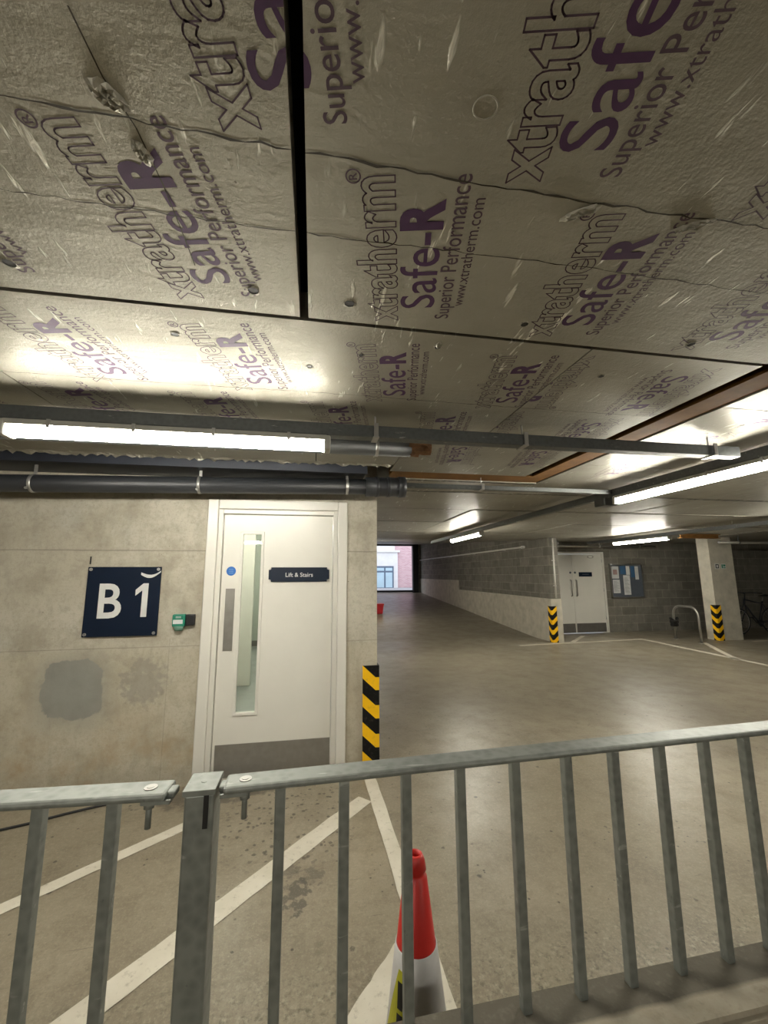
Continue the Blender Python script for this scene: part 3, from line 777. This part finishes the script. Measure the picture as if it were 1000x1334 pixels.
bm = bmesh.new(); disc(bm, (-.683, LY - .003, 1.632), (0, 1, 0), .038, .004, 28); sd = obj('fire_door_sticker', bm, M['blue'], d1); sd['label'] = 'round blue sticker'
bm = bmesh.new()
for q in (-.016, 0, .016): box(bm, -.683 - .018, -.683 + .018, LY - .0042, LY - .003, 1.632 + q - .004, 1.632 + q + .002)
obj('sticker_print', bm, plain('pale_blue_print', (.12, .30, .62), .5), sd)
bm = B((-.376, .136, LY - .012, LY, 1.540, 1.662)); bmesh.ops.bevel(bm, geom=[e for e in bm.edges if abs(e.verts[0].co.y - e.verts[1].co.y) > .005], offset=.02, segments=3, affect='EDGES')
sg = obj('door_sign', bm, M['navy'], d1); sg['label'] = 'navy sign reading Lift & Stairs'
def wall_text(s, x0, x1, zb, y, h, mat, parent, bold=0.0, name='lettering'):
    t = text_bm(s, x1 - x0, h, bold); bm = bmesh.new()
    join_bm(bm, t, Matrix.Translation((x0, y, zb)) @ Matrix.Rotation(PI / 2, 4, 'X'), 0)
    for f in bm.faces:
        f.normal_update()
        if f.normal.y > 0: f.normal_flip()
    return obj(name, bm, mat, parent, recalc=False)
wall_text('Lift & Stairs', -.235, -.005, 1.582, LY - .0125, .035, M['letter'], sg, .008)
bm = bmesh.new()
for x in (-.362, .122):
    for z in (1.553, 1.649): disc(bm, (x, LY - .0125, z), (0, -1, 0), .006, .003, 10)
obj('screw', bm, M['bolt'], sg)
# what the vision panel shows
bm = B((-2.19, -1.07, 6.50, 6.62, 0, 2.59)); struct('wall_lobby_return', bm, M['lobby'])
bm = B((-1.08, -.885, 6.44, 6.50, 0.002, 2.3), (-1.07, -.95, 6.50, 6.66, 0.002, 2.3)); struct('trim_lobby_architrave', bm, M['white'], None, .006)
bm = B((-1.14, -.96, 9.3, 9.6, .002, .42)); bmesh.ops.bevel(bm, geom=bm.edges[:], offset=.01, segments=2, affect='EDGES')
tag(obj('lobby_cabinet', bm, M['dkick']), 'low dark box on the lobby floor seen through the door glass', 'cabinet')
batten((-.9, 8.2, 2.59), 1.2, 'x', 'added unseen strip light at the far end of the stair lobby')  # second unseen lobby light, added for brightness deeper in

# ------------------------------------------------------------------ on the door wall
t = thing('floor_sign', 'large square navy sign reading B1 on the concrete wall', 'sign', (-1.48, D, 1.4))
bm = B((-1.75, -1.213, D - .022, D - .012, 1.13, 1.668)); obj('panel', bm, M['navy'], t, .004)
wall_text('B', -1.655, -1.487, 1.275, D - .0226, .262, M['letter'], t, .016)
bm = bmesh.new(); bm.faces.new([bm.verts.new((x, D - .0226, z)) for x, z in ((-1.343, 1.275), (-1.300, 1.275), (-1.300, 1.537), (-1.338, 1.537), (-1.392, 1.487), (-1.392, 1.440), (-1.343, 1.482))])
bm.normal_update(); ex = bmesh.ops.extrude_face_region(bm, geom=bm.faces[:]); bmesh.ops.translate(bm, verts=[v for v in ex['geom'] if isinstance(v, bmesh.types.BMVert)], vec=(0, .002, 0)); bmesh.ops.triangulate(bm, faces=bm.faces); obj('lettering', bm, M['letter'], t)
bm = bmesh.new(); prev = None
for i in range(19):
    s = i / 18; x = -1.362 + .146 * s; z = 1.618 - .040 * math.sin(PI * (s * .85 + .03)) + .028 * s; w = .007 + .006 * math.sin(PI * min(1, s + .15))
    cur = [bm.verts.new((x, D - .0228, z - w)), bm.verts.new((x, D - .0228, z + w))]
    if prev: bm.faces.new((prev[0], cur[0], cur[1], prev[1]))
    prev = cur
obj('curved_stroke', bm, M['letter'], t)
for x in (-1.728, -1.235):
    for z in (1.15, 1.648):
        bm = bmesh.new(); disc(bm, (x, D, z), (0, -1, 0), .012, .028, 14); obj('bolt', bm, M['bolt'], t)
bm = B((-1.752, -1.744, D - .006, D + .001, 1.69, 1.75)); tag(obj('wall_anchor', bm, M['black']), 'thin dark anchor stub on the wall above the square navy sign', 'anchor')
t = thing('exit_call_point', 'small green emergency call point with black side box', 'call point', (-1.02, D, 1.24))
bm = B((-1.098, -1.002, D - .055, D, 1.195, 1.292)); obj('box', bm, M['green'], t, .010)
bm = bmesh.new(); tube(bm, [(-1.05, D - .03, 1.20), (-1.05, D - .03, 1.165)], [.038, .030], 16); obj('sounder', bm, plain('pale_green_plastic', (.12, .24, .18), .45), t)
obj('glass_label', B((-1.088, -1.016, D - .057, D - .054, 1.218, 1.250)), M['paper'], t)['label'] = 'white label'
bm = bmesh.new()
for z in (1.272, 1.264): box(bm, -1.07, -1.03, D - .0568, D - .055, z, z + .003)
obj('print', bm, M['letter'], t)
obj('side_box', B((-1.0, -.935, D - .045, D, 1.202, 1.288)), M['black'], t, .006)['label'] = 'black side box'
bm = bmesh.new(); tube(bm, [(-1.95, 3.20, .008), (-1.8, 3.25, .008), (-1.62, 3.33, .008), (-1.5, 3.375, .008), (-1.36, 3.42, .008), (-1.2, 3.50, .008)], .008, 8)
tag(obj('cable', bm, M['rubber']), 'thin black cable lying on the floor at the concrete wall foot', 'cable')

# ------------------------------------------------------------------ corner guards
def guard(cx, cy, z0, sx, sy, label, th=.016):
    """L-shaped rubber guard wrapped round a corner; sx, sy point from the corner along the two faces"""
    t = bpy.data.objects.new('tmp', None)
    bm = bmesh.new(); w = .125; h = .83
    def q(x0, x1, y0, y1): box(bm, *sorted((x0, x1)), *sorted((y0, y1)), z0, z0 + h)
    q(cx + sx * w, cx - sx * th, cy - sy * .0012, cy - sy * th)
    q(cx - sx * th, cx - sx * .0012, cy - sy * .0012, cy + sy * w)
    bpy.data.objects.remove(t)
    bmesh.ops.translate(bm, verts=bm.verts, vec=(-cx, -cy, -z0))
    o = obj('corner_guard', bm, M['chev']); o.location = (cx, cy, z0)
    return tag(o, label, 'corner guard', 'hazard corner guards')
guard(EX, D, 0, -1, 1, 'black and yellow corner guard on the concrete wall end beside the door frame')
guard(RX - .025, 8.975, 0, 1, 1, 'black and yellow corner guard at the ramp wall end by the double doors')
CX0, CX1, CY0, CY1 = 9.555, 10.23, 8.43, 8.74
guard(CX0, CY0, 0, 1, 1, 'black and yellow corner guard on the pillar foot beside the bicycle')
bm = B((CX0, CX1, CY0, CY1, 0, TOP)); struct('column', bm, M['column'])
t = thing('exit_sticker', 'small white sticker with a black arrow frame on the pillar', 'sticker', (9.73, CY0, 1.75))
obj('backing', B((9.67, 9.80, CY0 - .006, CY0, 1.69, 1.82)), M['paper'], t)
bm = bmesh.new()
for b in ((9.69, 9.78, 1.705, 1.725), (9.69, 9.78, 1.785, 1.805), (9.69, 9.71, 1.725, 1.785), (9.76, 9.78, 1.725, 1.785)): box(bm, b[0], b[1], CY0 - .008, CY0 - .006, b[2], b[3])
obj('print', bm, M['black'], t)
t = thing('exit_sticker', 'small green sticker right of the white one on the pillar', 'sticker', (9.92, CY0, 1.75))
obj('backing', B((9.85, 9.985, CY0 - .006, CY0, 1.69, 1.815)), M['paper'], t)
bm = bmesh.new()
for b in ((9.862, 9.90, 1.705, 1.80), (9.91, 9.975, 1.75, 1.80), (9.91, 9.975, 1.705, 1.73)): box(bm, b[0], b[1], CY0 - .008, CY0 - .006, b[2], b[3])
obj('print', bm, M['green'], t)

# ------------------------------------------------------------------ door 2 (double)
d2 = bpy.data.objects.new('door_2', None); COL.objects.link(d2); d2.location = (7.28, YB, 0); d2['kind'] = 'structure'
bm = B((X2a, X2a + .05, YB - .03, YB + .06, 0, T2), (X2b - .06, X2b, YB - .03, YB + .06, 0, T2), (X2a + .05, X2b - .06, YB - .03, YB + .06, T2 - .06, T2))
obj('door_frame', bm, M['white'], d2, .006)
MX = 7.03
for x0, x1 in ((X2a + .054, MX - .003), (MX + .003, X2b - .064)):
    l = obj('door_leaf', B((x0, x1, YB - .012, YB + .035, .01, T2 - .064)), M['leaf'], d2)
    obj('kick_plate', B((x0 + .02, x1 - .02, YB - .016, YB - .011, .02, .26)), M['dkick'], l)
for s, x in ((-1, MX - .075), (1, MX + .085)):
    bm = bmesh.new(); tube(bm, [(x, YB - .012, 1.42), (x, YB - .06, 1.41), (x, YB - .06, 1.0), (x, YB - .012, .99)], .013, 10); obj('pull_handle', bm, M['steel'], d2)
    bm = bmesh.new(); disc(bm, (x - .01 * s, YB - .017, 1.62), (0, 1, 0), .030, .006, 18); obj('lock_rose', bm, M['board'], d2)
s2 = obj('door_sign', B((7.22, 7.62, YB - .024, YB - .010, 1.51, 1.63)), M['navy'], d2, .004); s2['label'] = 'small dark sign on the right leaf'
obj('print', B((7.32, 7.52, YB - .026, YB - .024, 1.565, 1.578)), M['board'], s2)
bm = bmesh.new(); tube(bm, arc((7.62, YB - .014, 2.055), .05, 0, 2 * PI, 24)[:-1], .008, 6, closed=True)
bmesh.ops.scale(bm, vec=(1.7, 1, .75), verts=bm.verts, space=Matrix.Translation((-7.62, 0, -2.055)))
obj('door_closer', bm, M['steel'], d2)
bm = bmesh.new()
for z in (.35, 1.1, 1.9): tube(bm, [(X2b - .066, YB - .02, z), (X2b - .066, YB - .02, z + .09)], .009, 8)
obj('hinge', bm, M['bolt'], d2)

# notice board
t = thing('notice_board', 'grey framed notice board with papers right of the double doors', 'notice board', (8.75, YB, 1.4))
nx0, nx1, nz0, nz1 = 8.20, 9.20, .935, 1.83
obj('backing', B((nx0, nx1, YB - .03, YB - .001, nz0, nz1)), M['board'], t)
bm = B((nx0 - .025, nx0 + .012, YB - .04, YB, nz0 - .025, nz1 + .025), (nx1 - .012, nx1 + .025, YB - .04, YB, nz0 - .025, nz1 + .025), (nx0, nx1, YB - .04, YB, nz0 - .025, nz0 + .012), (nx0, nx1, YB - .04, YB, nz1 - .012, nz1 + .025))
obj('frame', bm, M['steel'], t)
for b, mt in (((8.23, 8.45, 1.45, 1.79), 'paper'), ((8.27, 8.40, 1.56, 1.70), 'pinkpaper'), ((8.24, 8.46, 1.05, 1.42), 'paper'), ((8.50, 8.67, 1.57, 1.80), 'bluepaper'), ((8.69, 8.80, 1.55, 1.80), 'paper'), ((8.58, 8.79, 1.0, 1.54), 'paper'), ((8.84, 8.96, 1.48, 1.79), 'bluepaper'), ((8.97, 9.08, 1.42, 1.79), 'paper')):
    dy = .034 if mt != 'pinkpaper' else .036
    obj('notice', B((b[0], b[1], YB - dy, YB - dy + .003, b[2], b[3])), M[mt], t)
bm = bmesh.new()
for i in range(12): box(bm, 8.26, 8.43 - (i % 3) * .03, YB - .0355, YB - .034, 1.10 + i * .024, 1.106 + i * .024)
for i in range(16): box(bm, 8.61, 8.76 - (i % 4) * .02, YB - .0355, YB - .034, 1.06 + i * .027, 1.066 + i * .027)
obj('notice_print', bm, M['board'], t)['kind'] = 'stuff'
obj('latch', B((8.19, 8.25, YB - .05, YB - .03, 1.82, 1.86)), M['paper'], t)

# cycle stand and the lock on it
hx = 8.80
bm = bmesh.new(); r = .20; y0, y1 = 8.21, 8.88; zt = .80
pts = [(hx, y0, 0.0), (hx, y0, zt - r)] + [(hx, y0 + r - r * math.cos(a), zt - r + r * math.sin(a)) for a in [PI / 2 * i / 8 for i in range(1, 9)]] + [(hx, y1 - r + r * math.sin(a), zt - r + r * math.cos(a)) for a in [PI / 2 * i / 8 for i in range(0, 9)]] + [(hx, y1, 0.0)]
tube(bm, pts, .027, 14)
for y in (y0, y1): disc(bm, (hx, y, 0.0), (0, 0, 1), .06, .008, 18)
tag(obj('cycle_stand', bm, M['steel']), 'steel hoop cycle stand on the floor left of the pillar', 'cycle stand')
bm = bmesh.new()
for k in range(3): tube(bm, [(hx + (.075 + .008 * k) * math.cos(a), 8.88 + (.07) * math.sin(a), .37 + .05 * k + .04 * math.sin(a * 2 + k)) for a in [2 * PI * i / 16 for i in range(16)]], .020, 8, closed=True)
box(bm, hx - .13, hx - .03, 8.76, 8.86, .31, .44)
tag(obj('bike_lock', bm, M['black']), 'black bicycle lock coiled round the hoop stand leg', 'bike lock')

# ------------------------------------------------------------------ bicycle behind the pillar
bx_, by_ = 11.02, 9.12
t = thing('bicycle', 'dark bicycle parked behind the pillar at the right edge', 'bicycle', (bx_ + .5, by_, 0))
def wheel(x):
    bm = bmesh.new(); tube(bm, arc((x, by_, .335), .318, 0, 2 * PI, 40)[:-1], .017, 10, closed=True); w = obj('wheel', bm, M['rubber'], t)
    bm = bmesh.new(); tube(bm, arc((x, by_, .335), .295, 0, 2 * PI, 40)[:-1], .009, 8, closed=True); obj('rim', bm, M['steel'], w)
    bm = bmesh.new()
    for i in range(20):
        a = 2 * PI * i / 20; s = .02 if i % 2 else -.02
        tube(bm, [(x + .02 * math.cos(a + .9), by_ + s, .335 + .02 * math.sin(a + .9)), (x + .29 * math.cos(a), by_, .335 + .29 * math.sin(a))], .0014, 4)
    obj('spokes', bm, M['steel'], w)
    bm = bmesh.new(); tube(bm, [(x, by_ - .05, .335), (x, by_ + .05, .335)], .02, 12); obj('hub', bm, M['steel'], w)
wheel(bx_); wheel(bx_ + 1.02)
HT, HB = Vector((bx_ + .245, by_, .92)), Vector((bx_ + .205, by_, .74))
BB = Vector((bx_ + .60, by_, .29)); ST = Vector((bx_ + .80, by_, .84)); RH = Vector((bx_ + 1.02, by_, .335))
bm = bmesh.new()
tube(bm, [HT, HB], .024, 12); tube(bm, [HT + Vector((-.003, 0, -.03)), ST + Vector((-.02, 0, -.06))], .017, 12); tube(bm, [HB + Vector((.01, 0, .03)), BB], .02, 12); tube(bm, [BB, ST], .017, 12)
for s in (-.05, .05):
    o_ = Vector((0, s, 0)); tube(bm, [BB + o_ * .6, RH + o_], .010, 8); tube(bm, [ST + Vector((-.02, 0, -.08)) + o_ * .4, RH + o_], .009, 8)
obj('bike_frame', bm, M['bike'], t)
bm = bmesh.new()
for s in (-.05, .05): tube(bm, [HB + Vector((0, s * .6, 0)), HB + Vector((-.02, s, -.08)), Vector((bx_, by_ + s, .335))], [.014, .014, .009], 10)
obj('fork', bm, M['bike'], t)
bm = bmesh.new(); tube(bm, [HT, HT + Vector((.03, 0, .12)), HT + Vector((-.04, 0, .15))], .013, 10)
tube(bm, [HT + Vector((.12, -.30, .15)), HT + Vector((.02, -.22, .16)), HT + Vector((-.04, -.05, .15)), HT + Vector((-.04, .05, .15)), HT + Vector((.02, .22, .16)), HT + Vector((.12, .30, .15))], .012, 10)
obj('handlebar', bm, M['bike'], t)
for s in (-1, 1):
    bm = bmesh.new(); tube(bm, [HT + Vector((.08, s * .268, .153)), HT + Vector((.16, s * .33, .15))], .017, 10); obj('grip', bm, M['rubber'], t)
bm = bmesh.new(); tube(bm, [ST, ST + Vector((.04, 0, .12))], .012, 10); obj('seat_post', bm, M['steel'], t)
bm = bmesh.new(); tube(bm, [ST + Vector((-.10, 0, .14)), ST + Vector((.0, 0, .145)), ST + Vector((.12, 0, .15)), ST + Vector((.18, 0, .15))], [.02, .035, .07, .05], 12); bmesh.ops.scale(bm, vec=(1, 1, .5), verts=bm.verts, space=Matrix.Translation(-(ST + Vector((0, 0, .145))))); obj('saddle', bm, M['rubber'], t)
bm = bmesh.new(); disc(bm, BB + Vector((0, -.05, 0)), (0, 1, 0), .09, .006, 24); tube(bm, [BB + Vector((0, -.07, 0)), BB + Vector((0, .07, 0))], .012, 10); tube(bm, [BB + Vector((0, -.07, 0)), BB + Vector((.10, -.07, -.13))], .010, 8); tube(bm, [BB + Vector((0, .07, 0)), BB + Vector((-.10, .07, .13))], .010, 8)
box(bm, BB.x + .06, BB.x + .14, by_ - .15, by_ - .07, BB.z - .145, BB.z - .12); box(bm, BB.x - .14, BB.x - .06, by_ + .07, by_ + .15, BB.z + .12, BB.z + .145)
obj('crankset', bm, M['bike'], t)

# ------------------------------------------------------------------ barrier on the low wall
def barrier(name_label, xa, xb, bars, yline, bolt_end):
    ym = yline((xa + xb) / 2); t = thing('guard_rail', name_label, 'barrier', ((xa + xb) / 2, ym, .59), 'steel barrier panels')
    ang = math.atan(yline(1) - yline(0))
    def place(x): return Matrix.Translation((x, yline(x), 0)) @ Matrix.Rotation(ang, 4, 'Z')
    L = xb - xa
    bm = bmesh.new(); box(bm, 0, L, -.040, .026, 1.146, 1.161, 0, place(xa))
    rail = obj('top_rail', bm, M['galv'], t, .006)
    for x in bars:
        bm = bmesh.new(); box(bm, -.0115, .0115, .002, .025, .588, 1.148, 0, place(x))
        obj('bar', bm, M['galv'], t, .003)
    s = 1 if bolt_end == xa else -1
    bxp = bolt_end + s * .042
    m = place(bxp)
    bm = bmesh.new(); disc(bm, m @ Vector((0, -.008, 1.1610)), (0, 0, 1), .013, .0016, 20); disc(bm, m @ Vector((0, -.008, 1.1622)), (0, 0, 1), .0075, .0015, 16)
    obj('bolt_head', bm, M['bolt'], t)
    bm = bmesh.new(); disc(bm, m @ Vector((0, -.010, 1.085)), (0, 0, 1), .006, .056, 10); disc(bm, m @ Vector((0, -.010, 1.124)), (0, 0, 1), .011, .015, 6)
    box(bm, -.028 - s * .02, .028 - s * .02, -.034, .02, 1.139, 1.1465, 0, m)
    obj('bolt_shank', bm, M['galv'], t)
    m = place(bolt_end)
    bm = bmesh.new(); box(bm, *sorted((-s * .0105, s * .05)), -.022, .010, 1.144, 1.157, 0, m); obj('lug', bm, M['galv'], t, .004)
    return t
yR = lambda x: 1.004 + .037 * (x + .06)
yL = lambda x: .997 - .06 * (x + .28)
bR = [-.062 + .1437 * i for i in range(16)]
bR[:10] = [-.062, .081, .229, .366, .513, .661, .803, .951, 1.101, 1.244]
barrier('long galvanised barrier panel right of the thick post', -.178, 2.4, bR, yR, -.178)
barrier('short galvanised barrier panel left of the thick post', -1.9, -.283, [-.404 - .1435 * i for i in range(10)], yL, -.283)
t = thing('barrier_post', 'thick galvanised post between the two barrier panels', 'post', (-.222, 1.0, 0))
bm = bmesh.new(); box(bm, -.253, -.194, .968, 1.042, .592, 1.150); obj('shaft', bm, M['galv'], t, .005)
bm = bmesh.new(); box(bm, -.256, -.191, .963, 1.044, 1.149, 1.160); disc(bm, (-.222, 1.0, 1.159), (0, 0, 1), .006, .002, 12); obj('cap', bm, M['galv'], t, .006)
obj('slot', B((-.214, -.204, .9662, .9685, 1.085, 1.1485)), M['black'], t)['label'] = 'black upright slot near the top'
bm = bmesh.new(); box(bm, -.285, -.16, .94, 1.062, .588, .602); obj('base_plate', bm, M['galv'], t, .003)

# ------------------------------------------------------------------ traffic cone
kx, ky = .326, 1.352
t = thing('traffic_cone', 'red traffic cone with dirty white sleeve standing behind the barrier', 'cone', (kx, ky, 0))
def cr(z): return .0285 + (.745 - z) * .130
bm = bmesh.new()
lathe(bm, (kx, ky, 0), [(cr(.03), .03), (cr(.69), .69), (cr(.69) - .007, .682)][:2] + [(cr(.695) - .006, .695), (cr(.70) - .007, .703), (cr(.71) + .001, .71), (cr(.735), .735), (.024, .748), (.018, .752), (.014, .735), (.012, .70)], 40)
obj('cone_body', bm, M['red'], t)
bm = bmesh.new(); lathe(bm, (kx, ky, 0), [(cr(.16) + .002, .16), (cr(.16) + .004, .161), (cr(.515) + .004, .514), (cr(.515) + .001, .516)], 44, cap=False); obj('reflective_sleeve', bm, M['sleeve'], t)['label'] = 'dirty white reflective sleeve'
bm = bmesh.new()
box(bm, kx - .22, kx + .22, ky - .20, ky + .24, 0, .04); bmesh.ops.bevel(bm, geom=[e for e in bm.edges if abs(e.verts[0].co.z - e.verts[1].co.z) > .01], offset=.05, segments=4, affect='EDGES')
obj('base', bm, M['rubber'], t)
base_a = math.atan2(-ky, -kx) - math.radians(37)
def on_cone(ds, z, off): # ds: arc length to the viewer's right
    r = cr(z) + off; a = base_a + ds / r; return (kx + r * math.cos(a), ky + r * math.sin(a), z)
def patch_poly(bm, poly_rows, off, mi=0):
    prev = None
    for z, a, b in poly_rows:
        cur = [bm.verts.new(on_cone(a + (b - a) * i / 8, z, off)) for i in range(9)]
        if prev:
            for i in range(8): bm.faces.new((prev[i], prev[i + 1], cur[i + 1], cur[i]))
        prev = cur
bm = bmesh.new(); patch_poly(bm, [(.20 + .035 * i, -(.062 - .010 * max(0, i - 3)), .062 - .010 * max(0, i - 3)) for i in range(9)], .0062); st = obj('warning_sticker', bm, M['yellow'], t); st['label'] = 'yellow warning sticker with a black exclamation mark'
bm = bmesh.new(); patch_poly(bm, [(.395, -.009, .009), (.455, -.012, .012)], .0075); patch_poly(bm, [(.358, -.010, .010), (.385, -.010, .010)], .0075); obj('exclamation_mark', bm, M['black'], st)

# ------------------------------------------------------------------ red bin on the ramp
ry = 14.2; rzz = rz(ry); rx0 = 2.42
t = thing('red_bin', 'small red box on the ramp at the concrete wall end', 'box', (rx0 - .19, ry, rzz))
bm = bmesh.new()
vs = [bm.verts.new((rx0 - .19 + sx * w, ry + sy * w * .9, z)) for z, w in ((rzz - .004, .15), (rzz + .30, .185)) for sx, sy in ((-1, -1), (1, -1), (1, 1), (-1, 1))]
for i in range(4): bm.faces.new((vs[i], vs[(i + 1) % 4], vs[4 + (i + 1) % 4], vs[4 + i]))
bm.faces.new(vs[:4]); bm.faces.new(vs[4:]); obj('body', bm, M['dkred'], t, .012)
bm = B((rx0 - .385, rx0 + .005, ry - .18, ry + .18, rzz + .295, rzz + .34)); obj('lid', bm, M['red'], t, .01)

# ------------------------------------------------------------------ street and the building opposite
gz = rz(YE + .4)
struct('street', B((-12, 22, YE + .4, 30, gz - .2, gz)), M['asphalt'])
t = thing('brick_building', 'sunlit pink brick building across the street beyond the ramp opening', 'building', (5, 28, gz))
bm = B((-8, 18, 28, 28.4, gz, 12)); obj('facade', bm, M['brick'], t)
obj('stone_surround', B((3.0, 5.80, 27.9, 28.0, gz, 3.12), (2.8, 5.95, 27.82, 28.0, 3.12, 3.26), (2.9, 5.6, 27.9, 28.0, 3.26, 4.6)), M['stone'], t)
wf = obj('window_frame', B((2.9, 5.50, 27.86, 27.9, .62, 2.16)), M['winframe'], t)
for x0, x1 in ((3.0, 3.8), (3.9, 4.82), (4.93, 5.40)):
    obj('pane', B((x0, x1, 27.85, 27.858, .70, 1.72)), M['winglass'], wf)
    obj('pane', B((x0, x1, 27.85, 27.858, 1.84, 2.04)), M['winglass'], wf)
obj('stone_course', B((-8, 18, 27.93, 28.0, gz, .60)), M['stone'], t)

# ------------------------------------------------------------------ sky and view
w = bpy.data.worlds.new('sky'); scene.world = w; w.use_nodes = True
nt = w.node_tree; bg = nt.nodes['Background']
sky = nt.nodes.new('ShaderNodeTexSky'); sky.sky_type = 'HOSEK_WILKIE'; sky.turbidity = 6; sky.sun_direction = (-.3, -.5, .8)
mixn = nt.nodes.new('ShaderNodeMix'); mixn.data_type = 'RGBA'; mixn.inputs[0].default_value = .75
nt.links.new(sky.outputs[0], mixn.inputs[6]); mixn.inputs[7].default_value = (.80, .87, 1.0, 1)
nt.links.new(mixn.outputs[2], bg.inputs[0]); bg.inputs[1].default_value = 1.6
vs_ = scene.view_settings
scene.display_settings.display_device = 'sRGB'
vs_.view_transform = 'Standard'; vs_.look = 'None'; vs_.gamma = 1; vs_.use_curve_mapping = False; vs_.exposure = 1.3
scene.cycles.max_bounces = 8; scene.cycles.diffuse_bounces = 4; scene.cycles.glossy_bounces = 4; scene.cycles.transparent_max_bounces = 8
scene.cycles.caustics_reflective = False; scene.cycles.caustics_refractive = False
scene.cycles.sample_clamp_indirect = 6
scene.cycles.use_denoising = True
